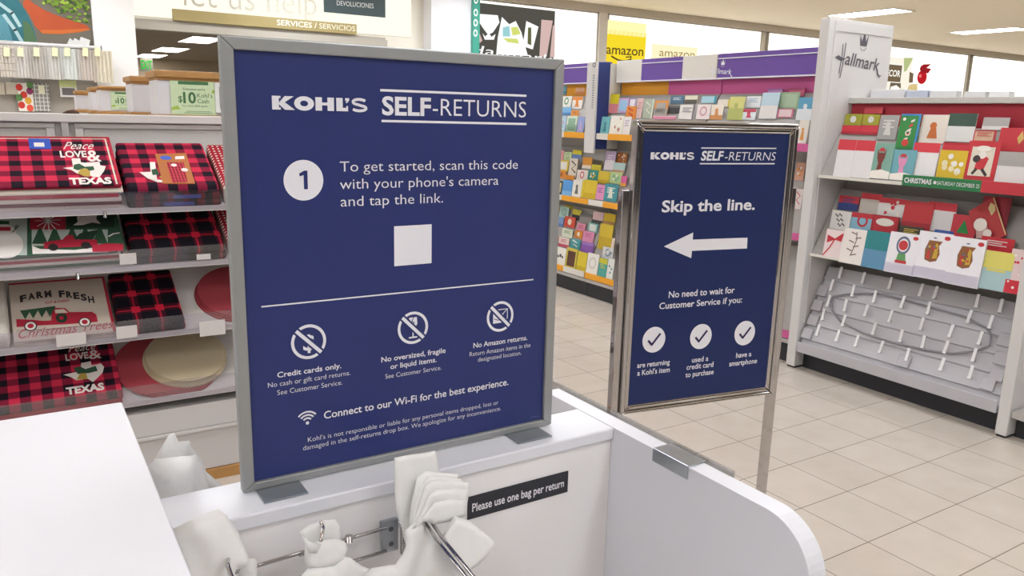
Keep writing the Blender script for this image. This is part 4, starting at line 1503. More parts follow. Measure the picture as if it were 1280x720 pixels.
for i, (xa, xb, ya, yb, tx) in enumerate(((1.5, 17.5, 57, 96, 8), (18.5, 37, 57, 97, 25), (39, 56.5, 58, 98.5, 45), (58, 76, 59, 99, 68), (77.5, 97.5, 60, 99, 83.5), (98.5, 117, 61, 100, 106), (118, 139, 62, 103, 121))):
    a = FR.uv(xa, yb); b = FR.uv(xb, ya)
    t = thing('hanging_towel', NAMES[i], 'towel', (a[0] / 2 + b[0] / 2, RY, a[1]), 'towels on the rail')
    q = MB()
    n = 10
    wv = [(a[0] + (b[0] - a[0]) * k / n, .02 + .016 * math.cos(k * math.pi)) for k in range(n + 1)]
    for k in range(n):
        (ua, na), (ub, nb) = wv[k], wv[k + 1]
        P = FR.pt
        q.hexa([P(ua, a[1], na - .03), P(ub, a[1], nb - .03), P(ub, zr - .03, nb - .03), P(ua, zr - .03, na - .03), P(ua, a[1], na), P(ub, a[1], nb), P(ub, zr - .03, nb), P(ua, zr - .03, na)])
    q.build('cloth', mat(TCOL[i], .9, noise=.06, scale=40), t)
    if i == 0:
        q = MB()
        for z in range(5):
            q.slab(FR, a[0], b[0], a[1] + .06 + z * .075, a[1] + .066 + z * .075, .036, .038)
        q.build('stripe', mat('#a49a90', .9), t)
    c = FR.uv(tx, 65)
    q = MB(); q.prism(FR, [(c[0] - .03, c[1] - .045), (c[0] + .025, c[1] - .05), (c[0] + .03, c[1] + .04), (c[0] - .02, c[1] + .045)], .045, .05)
    q.build('price_tag', mat('#e9e8b8', .5), t)
    MB().tube([((a[0] + b[0]) / 2, RY, zr - .03), ((a[0] + b[0]) / 2, RY, zr + .025)], 0.006).build('hook', STEEL, t)
# second row
F2w = FY(WY - .02)


def hang(name, label, cat, xa, ya, xb, yb, m, depth=.03):
    a = F2w.uv(xa, yb); b = F2w.uv(xb, ya)
    t = thing(name, label, cat, tuple(F2w.pt((a[0] + b[0]) / 2, a[1])))
    q = MB(); q.slab(F2w, a[0], b[0], a[1], b[1], -depth, 0); q.build('cloth', m, t, .006)
    MB().tube([F2w.pt((a[0] + b[0]) / 2, b[1], -.01), F2w.pt((a[0] + b[0]) / 2, b[1] + .05, -.01), F2w.pt((a[0] + b[0]) / 2, b[1] + .05, -.07)], .005).build('hook', STEEL, t)
    return t, a, b


t, a, b = hang('hanging_towel', 'white tea towel printed with red and yellow fruit below the rail', 'towel', 24, 104, 40, 139, mat('#ebe4da', .9))
q = MB()
for k, (u, v, c) in enumerate(((.15, .84, 0), (.8, .72, 3), (.4, .58, 0), (.65, .38, 1), (.2, .22, 0), (.72, .12, 4), (.1, .48, 2), (.85, .92, 2))):
    q.disc(F2w, a[0] + (b[0] - a[0]) * u, a[1] + (b[1] - a[1]) * v, .032, .002, c, rv=.038, seg=16)
q.build('print', [mat('#cc3a2c'), mat('#dca12e'), mat('#5f8a4e'), mat('#8f3a66'), mat('#e2573f')], t)
t, a, b = hang('hanging_towel', 'grey windowpane checked towel hanging beside the fruit towel', 'towel', 44, 104.5, 60.5, 139, mat('#8f8c86', .9))
q = MB()
for k in range(7):
    z = a[1] + (b[1] - a[1]) * (k + .3) / 7; q.slab(F2w, a[0], b[0], z, z + .008, 0, .002)
for k in range(4):
    u = a[0] + (b[0] - a[0]) * (k + .3) / 4; q.slab(F2w, u, u + .008, a[1], b[1], .0022, .003)
q.build('stripe', mat('#d8d6d0', .9), t)
q = MB(); q.slab(F2w, a[0] + .05, a[0] + .11, b[1] - .11, b[1] - .02, .004, .006); q.build('price_tag', mat('#eeecd0', .5), t)
for (xa, xb, lb) in ((-12, 5, 'folded beige towel hanging at the left picture edge below the rail'), (8, 22, 'folded beige towel hanging left of the fruit towel')):
    hang('hanging_towel', lb, 'towel', xa, 103, xb, 118, mat('#bfb5a3', .9))
t = thing('price_sign', 'small lime and grey price sign on the wall below the hanging towels', 'sign', tuple(F2w.pt(*F2w.uv(85, 121))))
a = F2w.uv(75.5, 121); b = F2w.uv(95, 101); m_ = F2w.uv(85, 109)[1]
MB().slab(F2w, a[0], b[0], m_, b[1], 0, .012).build('lime_card', mat('#d3dd9c', .5), t)
q = MB(); ring(q, F2w, (a[0], b[0], a[1], m_), (a[0] + .02, b[0] - .02, a[1] + .02, m_ - .01), 0, .014); q.build('frame', WHITE_PAINT, t)
MB().slab(F2w, a[0] + .02, b[0] - .02, a[1] + .02, m_ - .01, 0, .006).build('grey_card', mat('#7c7b78', .5), t)
MB().slab(F2w, a[0] + .05, b[0] - .05, a[1] + .05, m_ - .03, -.06, 0).build('mount', GREY_FIXTURE, t)
q = MB()
for (xa, xb) in ((83, 90), (89, 97), (97, 108)):
    pass
for i, (xa, ya, xb, yb) in enumerate(((83, 57, 89, 47.5), (89, 57, 97, 47.5), (97, 58, 110, 46.5))):
    Fk = FY(WY - .05)
    a = Fk.uv(xa, ya); b = Fk.uv(xb, yb)
    q = MB(); q.prism(Fk, [(a[0], a[1]), (b[0], a[1]), (b[0] + .02, b[1] - .03), (a[0] + .04, b[1])], -.08, 0)
    o = q.build('boxed_towel', [mat('#d9d8d4', .6)], None, .004)
    tag(o, ['left small white package', 'middle small white package', 'right tilted white package'][i] + ' standing on the rail top below the orange pot', 'package', 'packages above the rail')
sb = pillow(FY(3.70), [(77, 144), (78, 141), (84, 138), (92, 136.7), (98, 139.5), (101, 144)], .03, 1.0, .008, .002, 4, 0, .02).build('oven_mitt', mat('#5b4138', .9), None, smooth=True)
tag(sb, 'brown folded cloth lying on the top rail of the left shelf unit', 'oven mitt')
# ================================================================== CARD AISLE
FIXW = mat('#d4d1cf', 0.45, noise=0.015, scale=8)
CGREY = mat('#aaa6a2', 0.6, noise=0.03, scale=10)
PURPLE = mat('#6a4c9c', 0.5, noise=0.03, scale=6)
PINK = mat('#cf5f98', 0.55, noise=0.03, scale=6)
ORANGE = mat('#eda52e', 0.55, noise=0.03, scale=6)
OWHITE = mat('#ddd8cf', 0.5, noise=0.02, scale=6)
XF, XB = 4.22, 4.48          # shelf fronts and back panel
MSH = [(1.372, 0.56, 0.42), (0.812, 0.44, 0.50), (0.165, 0.36, 0.60)]   # lip bottom z, lean, board length


def hallmark(q, F, u0, v0, s, n, m, w=0.012):
    """flowing script with a five point crown above; s = full width"""
    M = lambda l: [(u0 + (x - 65) / 305 * s, v0 + (400 - y) / 305 * s) for x, y in l]
    q.strip(F, M([(106, 330), (108, 360), (104, 400), (99, 440)]), w * s, n, m)
    q.strip(F, M([(122, 325), (121, 360), (116, 410), (108, 456)]), w * s, n + .0002, m)
    q.strip(F, M([(65, 382), (85, 380), (105, 386), (130, 383)]), [.004 * s, .05 * s, .04 * s, .006 * s], n + .0004, m)
    a = M([(127, 404), (345, 425)])
    q.text(F, 'allmark', a[0][0], a[1][0], a[0][1], s * .155, n + .0006, m, 0.006, 0.22, (a[1][1] - a[0][1]) / (a[1][0] - a[0][0]) if False else -0.07)
    q.strip(F, M([(335, 415), (345, 432), (358, 440), (370, 432)]), [.02 * s, .03 * s, .022 * s, .004 * s], n + .0008, m)
    # crown
    q.poly(F, M([(212, 330), (206, 288), (220, 312), (233, 275), (245, 312), (260, 285), (252, 330)]), n + .0002, m)
    q.strip(F, M([(213, 336), (222, 346), (240, 346), (251, 336)]), .008 * s, n + .0004, m)


def card_section(name, ya_, yb_, y0, y1, label, header, band, shelves=MSH, sub_headers=None, xb=XB):
    t = thing(name, label, 'card rack', (4.5, (y0 + y1) / 2, 0))
    MB().box(xb, xb + .35, y0 + .002, y1 - .002, 0.10, 2.0 if header else 1.70).build('back_panel', CGREY, t, 0.002)
    MB().box(4.25, xb + .35, y0 + .0005, y1 - .0005, 0.0, 0.128).build('kick_base', DARK_KICK, t, 0.002)
    MB().box(XF + .004, xb, y0 + .001, y1 - .001, 0.128, 0.158).build('base_deck', GREY_FIXTURE, t, 0.004)
    for (z, lean, ln) in reversed(shelves):
        if z > 1.2:
            y0, y1 = ya_, yb_
        D = FX(XF + .012, z + .012, lean)
        q = MB(); q.slab(D, -y1 + .004, -y0 - .004, 0.0, ln, -0.014, 0.0)
        q.hexa([(XF + .012, y0 + .004, z), (xb, y0 + .004, z), (xb, y1 - .004, z), (XF + .012, y1 - .004, z), (XF + .012, y0 + .004, z + .012), (xb, y0 + .004, z + .012), (xb, y1 - .004, z + .012), (XF + .012, y1 - .004, z + .012)])
        s_ = q.build('shelf', CGREY, t, 0.001)
    return t


SECT = [('card_rack', 3.212, 4.228, 3.212, 4.229, 'purple and pink topped card rack behind the chrome stand, nearest the white end panel'),
        ('card_rack', 4.232, 5.366, 4.231, 5.438, 'card rack with white and purple header and orange band, right of the navy fin'),
        ('card_rack', 5.508, 7.30, 5.440, 7.30, 'card rack with purple header and orange band, left of the navy fin')]
racks = [card_section(*s_, True, None) for s_ in SECT]
FH = FX(4.40)
FBk = FX(XB - .004)


def zrow(F, px, z):
    return z


# headers
def header(t, y0, y1, m, name='header'):
    q = MB(); q.box(4.40, 4.47, y0, y1, 1.842, 2.018); return q.build(name, m, t, 0.002)


def hline(t, y0, y1, z0, z1):
    MB().box(4.396, 4.3995, y0, y1, z0, z1).build('header_line', PRINT_WHITE, t)


ys = lambda px: -FH.uv(px, 85)[0]
header(racks[0], 3.214, 4.226, PURPLE)
hline(racks[0], 3.214, 4.226, 1.982, 1.988); hline(racks[0], 3.214, 4.226, 1.842, 1.852)
q = MB()
c = FH.uv(887, 91.5); d_ = FH.uv(917, 90)
hallmark(q, FH, c[0], c[1], d_[0] - c[0], 0.003, 0, 0.02)
q.build('lettering', PRINT_WHITE, racks[0])
ya, yb, yc, yd = 5.364, ys(802), ys(853), 4.234
header(racks[1], yb, ya, OWHITE, 'white_header'); header(racks[1], yc, yb, PURPLE, 'header'); header(racks[1], yd, yc, OWHITE, 'white_header')
hline(racks[1], yc, yb, 1.982, 1.988)
hline(racks[1], yd, ya, 1.842, 1.852)
header(racks[2], 5.51, 7.29, PURPLE); hline(racks[2], 5.51, 7.29, 1.982, 1.988); hline(racks[2], 5.51, 7.29, 1.842, 1.852)
yo = -FBk.uv(837, 110)[0]
for t, a, b, m in ((racks[0], 3.214, 4.226, PINK), (racks[1], 4.234, yo, PINK), (racks[1], yo, 5.364, ORANGE), (racks[2], 5.51, 7.29, ORANGE)):
    MB().box(4.465, 4.4798, a, b, 1.66, 1.842).build('colour_band', m, t)
# lips, in coloured label strips
FLp = FX(XF)
LIPH = [0.050, 0.046, 0.050]
for k, (z, lean, ln) in enumerate(MSH):
    segs = [[], [], []]
    bounds = {0: [(735, 'w'), (760, 'o'), (800, 'p')], 1: [(728, 'w'), (754, 'o'), (785, 'p')], 2: [(730, 'o'), (800, 'p')]}
    yy = lambda px, z=z: -FLp.uv(px, FLp.uv(0, 0)[1] * 0 + {0: 172, 1: 250, 2: 345}[k])[0]
    lip = lambda t, a, b, m: MB().box(XF - .004, XF + .010, min(a, b), max(a, b), z, z + LIPH[k]).build('label_strip', m, t, 0.001)
    lip(racks[0], 3.214, 4.226, PINK)
    if k == 0:
        e = [5.364, yy(760), yy(790), 4.234]; ms = [OWHITE, ORANGE, PINK]
        f_ = [5.51, yy(705), yy(699), 7.29]; fm = [ORANGE, OWHITE, ORANGE]
    elif k == 1:
        e = [5.436, yy(754), yy(775), 4.234]; ms = [OWHITE, ORANGE, PINK]
        f_ = [5.442, yy(702), yy(697), 7.29]; fm = [ORANGE, OWHITE, ORANGE]
    else:
        e = [5.436, yy(730), yy(768), 4.234]; ms = [OWHITE, ORANGE, PINK]
        f_ = [5.442, yy(704), yy(690), 7.29]; fm = [OWHITE, ORANGE, OWHITE]
    for i in range(3):
        lip(racks[1], e[i], e[i + 1], ms[i]); lip(racks[2], f_[i], f_[i + 1], fm[i])
# fin between the sections
fn = thing('aisle_fin', 'narrow white aisle marker with a navy side standing out between the card racks', 'aisle marker', (4.26, 5.43, 1.26))
MB().box(4.195, 4.215, 5.372, 5.502, 1.255, 2.0).build('front_strip', FIXW, fn, 0.002)
MB().box(4.2152, 4.34, 5.372, 5.385, 1.29, 2.0).build('navy_side', mat('#2f3f7c', .5), fn, 0.001)
MB().box(4.2152, 4.47, 5.385, 5.502, 1.29, 1.995).build('core', OWHITE, fn)
q = MB(); Ff = FX(4.195)
c = Ff.uv(743, 81)
q.disc(Ff, c[0], c[1], .022, .002, 0, .012)
for i in range(14):
    q.slab(Ff, c[0] - .012, c[0] + .010, c[1] - .09 - i * .02, c[1] - .082 - i * .02, 0, .002)
q.build('print', mat('#77777c'), fn)

# ------------------------------------------------------------------ greeting cards
CARDMATS = {}


def cm(h):
    return mat(h, 0.5, noise=0.03, scale=60)


def stand_up(F, xl, xr, yt, yb, lean=0.13):
    """a nearly upright plane rising from the sloped board where the card's foot rests"""
    xm = (xl + xr) / 2
    a = F.uv(xm, yb)
    foot = F.pt(a[0], a[1], 0.003)
    G = Frame((foot.x, 0, foot.z), (0, -1, 0), (math.sin(lean), 0, math.cos(lean)))
    yc = (yt + yb) / 2
    u0 = G.uv(xl, yc)[0]; u1 = G.uv(xr, yc)[0]
    w_ = (u1 - u0)
    um = G.uv(xm, yb)[0]; ut, v1 = G.uv(xm, yt)
    return G, u0, u1, 0.0, v1


def card(F, spec, n0_, group, prefix):
    """one greeting card leaning on the sloped board F; spec in photo pixels"""
    xl, xr, yt, yb, col, acc, style, lab = spec
    F, u0, u1, v0, v1 = stand_up(F, xl, xr, yt, yb)
    n0 = n0_
    q = MB()
    th = 0.004
    q.slab(F, u0, u1, v0, v1, n0, n0 + th, 0)
    W_, H_ = u1 - u0, v1 - v0
    X = lambda t: u0 + W_ * t
    Z = lambda t: v0 + H_ * t
    n = n0 + th + .0008
    R = lambda a, b, c, d, m, e=0: q.poly(F, [(X(a), Z(c)), (X(b), Z(c)), (X(b), Z(d)), (X(a), Z(d))], n + e, m)
    rnd = random.Random(hash(str(spec[:4])) & 0xffff)
    for st in style.split('+'):
        if st == 'top': R(0, 1, .72, 1, 1)
        elif st == 'half': R(0, 1, .55, 1, 1)
        elif st == 'foot': R(0, 1, 0, .3, 1)
        elif st == 'low': R(0, 1, 0, .5, 1)
        elif st == 'disc': q.disc(F, X(.5), Z(.52), min(W_, H_) * .3, n + .0004, 1, seg=18)
        elif st == 'ring': q.disc(F, X(.5), Z(.55), min(W_, H_) * .34, n + .0004, 1, min(W_, H_) * .22, seg=18)
        elif st == 'oval': q.disc(F, X(.5), Z(.62), W_ * .34, n + .0006, 2, rv=H_ * .22, seg=20)
        elif st == 'frame':
            R(0, 1, 0, .10, 1); R(0, 1, .90, 1, 1); R(0, .1, .10, .90, 1); R(.9, 1, .10, .90, 1)
        elif st == 'inner': R(.14, .86, .14, .86, 1)
        elif st == 'lines':
            for i in range(3): R(.2, .8 - .15 * (i % 2), .74 - .13 * i, .80 - .13 * i, 1, .0003)
        elif st == 'dots':
            for i in range(9):
                q.disc(F, X(.15 + .7 * rnd.random()), Z(.12 + .76 * rnd.random()), min(W_, H_) * (.06 + .06 * rnd.random()), n + .0004 + i * .00005, 1 + i % 2, seg=10)
        elif st == 'tree': q.poly(F, [(X(.25), Z(.2)), (X(.75), Z(.2)), (X(.5), Z(.8))], n + .0004, 1)
        elif st == 'zig':
            q.strip(F, [(X(.2), Z(.85)), (X(.7), Z(.65)), (X(.3), Z(.45)), (X(.75), Z(.25))], W_ * .1, n + .0004, 1)
        elif st == 'figure':
            q.disc(F, X(.48), Z(.62), W_ * .13, n + .0005, 1, seg=14)
            q.poly(F, [(X(.3), Z(.18)), (X(.7), Z(.18)), (X(.6), Z(.55)), (X(.4), Z(.55))], n + .0004, 1)
        elif st == 'fig0':
            q.disc(F, X(.5), Z(.66), W_ * .12, n + .0009, 2, seg=14)
            q.poly(F, [(X(.32), Z(.30)), (X(.62), Z(.30)), (X(.72), Z(.58)), (X(.55), Z(.66)), (X(.36), Z(.60))], n + .0006, 0)
            q.disc(F, X(.34), Z(.56), W_ * .12, n + .0011, 3, seg=14)
            q.strip(F, [(X(.40), Z(.32)), (X(.28), Z(.18))], W_ * .09, n + .0008, 3)
            q.strip(F, [(X(.56), Z(.32)), (X(.74), Z(.16))], W_ * .09, n + .0008, 3)
            q.disc(F, X(.5), Z(.82), W_ * .24, n + .0007, 2, rv=H_ * .07, seg=18)
        elif st == 'deer':
            q.poly(F, [(X(.30), Z(.86)), (X(.38), Z(.72)), (X(.62), Z(.72)), (X(.70), Z(.86)), (X(.66), Z(.58)), (X(.58), Z(.42)), (X(.62), Z(.20)), (X(.38), Z(.20)), (X(.42), Z(.42)), (X(.34), Z(.58))], n + .0004, 1)
            q.poly(F, [(X(.36), Z(.76)), (X(.64), Z(.76)), (X(.58), Z(.86)), (X(.42), Z(.86))], n + .0008, 4)
            q.poly(F, [(X(.0), Z(.0)), (X(1), Z(.0)), (X(1), Z(.20)), (X(.6), Z(.26)), (X(0), Z(.18))], n + .0006, 2)
        elif st == 'diamond':
            q.poly(F, [(X(.76), Z(.30)), (X(.90), Z(.55)), (X(.80), Z(.88)), (X(.66), Z(.58))], n + .0004, 1)
        elif st == 'cane':
            for i in range(5):
                q.poly(F, [(X(.56 - .05 * i), Z(.82 - .13 * i)), (X(.74 - .05 * i), Z(.86 - .13 * i)), (X(.72 - .05 * i), Z(.79 - .13 * i)), (X(.54 - .05 * i), Z(.75 - .13 * i))], n + .0004 + i * .0001, 1 if i % 2 else 2)
            q.disc(F, X(.5), Z(.46), W_ * .14, n + .0012, 2, W_ * .08, seg=16)
            q.disc(F, X(.45), Z(.18), W_ * .17, n + .0010, 1, seg=12)
            q.disc(F, X(.2), Z(.85), W_ * .08, n + .0010, 2, seg=10)
            R(.90, 1, 0, 1, 5, .0002); R(0, .9, .95, 1, 5, .0002)
        elif st == 'vine':
            q.strip(F, [(X(.52), Z(.92)), (X(.56), Z(.7)), (X(.5), Z(.45)), (X(.42), Z(.22))], W_ * .035, n + .0004, 1)
            for i in range(6):
                z = .85 - i * .12; sgn = 1 if i % 2 else -1
                q.strip(F, [(X(.53 - .02 * i), Z(z)), (X(.53 - .02 * i + sgn * .22), Z(z + .05))], W_ * .04, n + .0005 + i * .0001, 1)
        elif st == 'script':
            for i in range(3):
                z = .82 - i * .24
                q.strip(F, [(X(.2 + .1 * i), Z(z)), (X(.34 + .1 * i), Z(z - .14)), (X(.42 + .1 * i), Z(z + .02)), (X(.55 + .1 * i), Z(z - .1))], W_ * .06, n + .0004, 1)
        elif st == 'bow':
            q.poly(F, [(X(.1), Z(.80)), (X(.5), Z(.70)), (X(.92), Z(.95)), (X(.85), Z(.62)), (X(.5), Z(.66)), (X(.12), Z(.52))], n + .0004, 1)
            q.strip(F, [(X(.5), Z(.68)), (X(.3), Z(.35)), (X(0.02), Z(.06))], W_ * .06, n + .0006, 1)
        elif st == 'edge': R(.86, 1, 0, 1, 1, .0002)
        elif st == 'floral':
            for i in range(5):
                a = i * 1.257
                q.disc(F, X(.5) + W_ * .2 * math.cos(a), Z(.5) + H_ * .2 * math.sin(a), min(W_, H_) * .13, n + .0004 + i * .00005, 1 + i % 2, seg=10)
    o = q.build('greeting_card', [cm(col), cm(acc), cm('#ece6dd'), cm('#3f3634'), cm('#c83a40'), cm('#4a8fcf')], None, origin=F.pt((u0 + u1) / 2, v0, n0))
    if len(f'{lab} {prefix}'.split()) > 16:
        print('LONG', lab, prefix)
    tag(o, f'{lab} {prefix}', 'greeting card', group)
    return o


def card_set(F, specs, group, prefix, nmin=0.004, nmax=0.05):
    specs = sorted(specs, key=lambda s: s[3])
    k = len(specs)
    for i, s_ in enumerate(specs):
        card(F, s_, 0.0006 * (i % 9), group, prefix)


Dm = [FX(XF + .014, z + .014, lean) for (z, lean, ln) in MSH]
top_left = [
    (702, 709, 103, 119, '#7fb0bd', '#4f8a9c', 'foot', 'blue-green card at the back, left edge'),
    (720, 731, 107, 118, '#e8b58f', '#d98f5a', 'foot', 'peach card at the back, beside the fin'),
    (703, 714.5, 120.4, 134, '#e9e6dd', '#3f8a62', 'ring', 'white card with a green ring'),
    (716, 728.5, 121, 136.5, '#e6dfd6', '#e08a3a', 'figure+top', 'white card with an orange figure'),
    (703, 714.5, 134, 144, '#7eb4e0', '#4f86c4', 'foot', 'sky blue card in the middle row'),
    (714.5, 724, 138, 146, '#e59a4c', '#bf6a2a', 'lines', 'small orange card in the middle row'),
    (699, 707.5, 145, 167, '#a9cbe0', '#d98aa8', 'dots', 'pale blue card with pink dots'),
    (709, 721.5, 145, 167, '#cfdcc9', '#8fb39a', 'inner+low', 'pale mint card in the front row'),
    (723, 731, 146, 167, '#8f9fd0', '#c5a0c8', 'figure', 'lilac blue front card next to the fin')]
card_set(Dm[0], top_left, 'cards on the top shelf left of the fin', 'on the top shelf left of the fin')
top_right = [
    (747, 758, 119, 131, '#9a9aa2', '#7f8088', 'foot', 'grey backer card beside the fin'),
    (742.7, 754.5, 129, 143, '#4f9ccc', '#d4678a', 'figure', 'blue card with a pink figure'),
    (759.5, 773.5, 118, 142, '#dccb2e', '#e08a92', 'low', 'tall yellow card with pink lower half'),
    (773.5, 786, 123, 141.5, '#c9a6cf', '#9cc3de', 'inner', 'lilac card with pale blue inside'),
    (786.5, 795, 123, 138, '#e6e0e6', '#a98cc0', 'frame', 'white card with lilac border'),
    (783, 795.5, 133, 149, '#df8a33', '#c2303a', 'zig', 'orange card with red zigzag'),
    (736, 749, 143, 169, '#cdb2cf', '#dfb295', 'low+lines', 'lilac card fading to peach, front row'),
    (752, 762.5, 146, 169, '#6fb0b6', '#3f7f8a', 'figure', 'teal card in the front row'),
    (763.5, 779.5, 145, 169, '#e5e1d5', '#b98a7a', 'dots', 'white card with scattered coloured dots'),
    (780, 789, 146, 169, '#e4e0dc', '#b8a8b8', 'lines', 'white card half hidden by the chrome stand'),
    (796, 803.5, 123, 148, '#d8b9b5', '#c48a8a', 'lines', 'dusty pink card beside the silver bag'),
    (805, 817, 124, 148.5, '#aab3a0', '#d8dccb', 'zig+edge', 'crinkled silver green gift bag card'),
    (819, 835.5, 126, 145.5, '#e0913a', '#a7a39c', 'low+inner', 'orange card with a grey panel'),
    (838.5, 855, 120, 130, '#56788f', '#d5dfe6', 'lines', 'slate blue HAPPY card'),
    (836, 850.5, 132, 142, '#3a383b', '#6a676a', 'top', 'black card in the middle row'),
    (856.5, 872, 119.5, 130, '#e6dfc9', '#5f5a50', 'low', 'cream and black card at the back'),
    (816.5, 845, 145, 149.5, '#d98aa4', '#e8b4c4', 'top', 'low wide pink card'),
    (850, 869, 131, 149.5, '#e5e1dc', '#7f7a80', 'lines+edge', 'white card with grey lettering')]
card_set(Dm[0], top_right, 'cards on the top shelf right of the fin', 'on the top shelf right of the fin')
top_near = [
    (877.5, 896, 120.5, 129, '#a9d3e0', '#4aa3b8', 'edge', 'pale aqua card at the back, leftmost'),
    (872, 888.5, 131, 149.5, '#e8dcd9', '#d3a0ac', 'ring', 'blush white card, leftmost in front'),
    (889, 904, 131, 150, '#ebe0d0', '#cf8f55', 'figure+foot', 'cream card with an orange figure'),
    (898, 913, 124.5, 134, '#e7dfd2', '#d8c23e', 'edge', 'cream card with a yellow edge'),
    (911.5, 930, 121, 150.5, '#d3d184', '#b1b86a', 'low+figure', 'tall yellow-green card'),
    (933.5, 951.5, 120.5, 135, '#e6e8ea', '#9fb9d2', 'lines', 'white card with blue writing'),
    (928.5, 945, 136.5, 150, '#dfe8ec', '#c4475e', 'figure+top', 'small white card with a red figure'),
    (960, 978, 111, 119, '#c794c9', '#a56fb0', 'top', 'lilac envelope at the back'),
    (952, 973.5, 116, 149, '#bcd3de', '#dfdcd8', 'low', 'tall pale blue card'),
    (986.5, 1006, 110, 121, '#d36a8e', '#b94f78', 'top', 'pink envelope at the back right'),
    (974, 999.5, 115.5, 137, '#a9bfa0', '#93ab8b', 'frame', 'wide sage green card'),
    (972.5, 992.5, 136, 147.5, '#dfc9cc', '#c66a86', 'frame', 'small pink bordered card'),
    (997.5, 1017, 122, 151, '#5fa3c4', '#dfe6ea', 'figure+low', 'blue and white card beside the end panel')]
card_set(Dm[0], top_near, 'cards on the top shelf beside the end panel', 'on the top shelf under Hallmark')
near_low = [
    (998, 1010, 150, 181, '#e3ddd5', '#dd9a4a', 'figure', 'white card with an orange flower')]
card_set(FX(XF + .014, 1.43, 0.1), near_low, None, 'left of the white end panel', .002, .002)
near2 = [
    (995, 1006, 203, 226, '#d2a08a', '#dd8a2a', 'floral', 'pink card with an orange bloom right of the chrome stand'),
    (993, 1003.5, 236, 262, '#e0d5d2', '#c4404e', 'zig', 'white card with a red ribbon right of the chrome stand')]
card_set(Dm[1], near2, None, 'on the middle shelf', .01, .02)
mid = [
    (697.6, 705, 188, 201, '#e3a6a6', '#d0707a', 'lines', 'rose card at the back, left edge'),
    (705.5, 715, 190, 201, '#c3d3a6', '#90a878', 'ring', 'pale green card at the back'),
    (716, 727.5, 187.5, 199, '#dccb3c', '#6f8fc4', 'low', 'yellow card with a blue foot'),
    (698.5, 711.4, 200.5, 214, '#dfc24a', '#e8e6e0', 'inner+disc', 'yellow bordered white card'),
    (711.6, 723.6, 198, 222, '#dcd3c4', '#4a443e', 'zig+edge', 'white card with a black scrawl'),
    (729, 740.4, 196.7, 211, '#de9838', '#eadcc8', 'foot', 'orange card with white foot'),
    (740.6, 752.6, 200.5, 213, '#d6c637', '#4b4036', 'half', 'yellow and dark brown card'),
    (757, 769.5, 189, 213, '#c1abcd', '#e8dfe6', 'lines+low', 'tall lilac card'),
    (771.7, 784.5, 191, 204, '#a8622e', '#d8b46a', 'dots', 'rust brown card'),
    (767, 782, 203.5, 217, '#b9d3d0', '#d9a08a', 'foot', 'pale teal card with peach foot'),
    (697.6, 707.6, 213.5, 223, '#d98a3c', '#b0662a', 'disc', 'round orange faced card'),
    (706.5, 718, 219, 227, '#df8d2a', '#b86f1e', 'foot', 'plain orange card'),
    (721.5, 735, 212.7, 226, '#e7ddd6', '#d0495e', 'ring', 'white card with a red heart ring'),
    (735.2, 748, 212.7, 226, '#2f8f83', '#dcb83a', 'floral', 'teal card with a yellow bloom'),
    (748.2, 762.5, 214, 230, '#d9bf3e', '#c4a82c', 'foot', 'plain mustard card, upper of two'),
    (762.7, 778.6, 215, 230, '#b8cf8f', '#6fae9f', 'floral', 'light green card with teal flowers'),
    (777, 784, 220, 233, '#dd66a2', '#e9a23a', 'foot', 'hot pink card by the chrome post'),
    (697, 703.3, 226, 243, '#3d4450', '#d3c88a', 'inner', 'dark slate card'),
    (703.6, 715.4, 225, 245, '#5596d4', '#7fb2e2', 'foot', 'plain blue card'),
    (716, 727.4, 225, 246.5, '#e0dcd2', '#6f6f6c', 'figure', 'white card with a grey drawing'),
    (727.8, 731, 225, 247, '#d9c332', '#b9a422', 'edge', 'narrow yellow card edge'),
    (731, 746, 225, 249, '#d8be34', '#c6aa26', 'foot', 'tall plain yellow card in the front row'),
    (746, 756, 231, 250, '#dd93bb', '#8a5f9a', 'lines', 'pink card with purple writing'),
    (756.2, 772.5, 230, 252, '#3f8f98', '#d9dccc', 'lines+figure', 'teal card with white lettering')]
card_set(Dm[1], mid, 'cards on the middle shelf', 'on the middle card shelf', .004, .09)
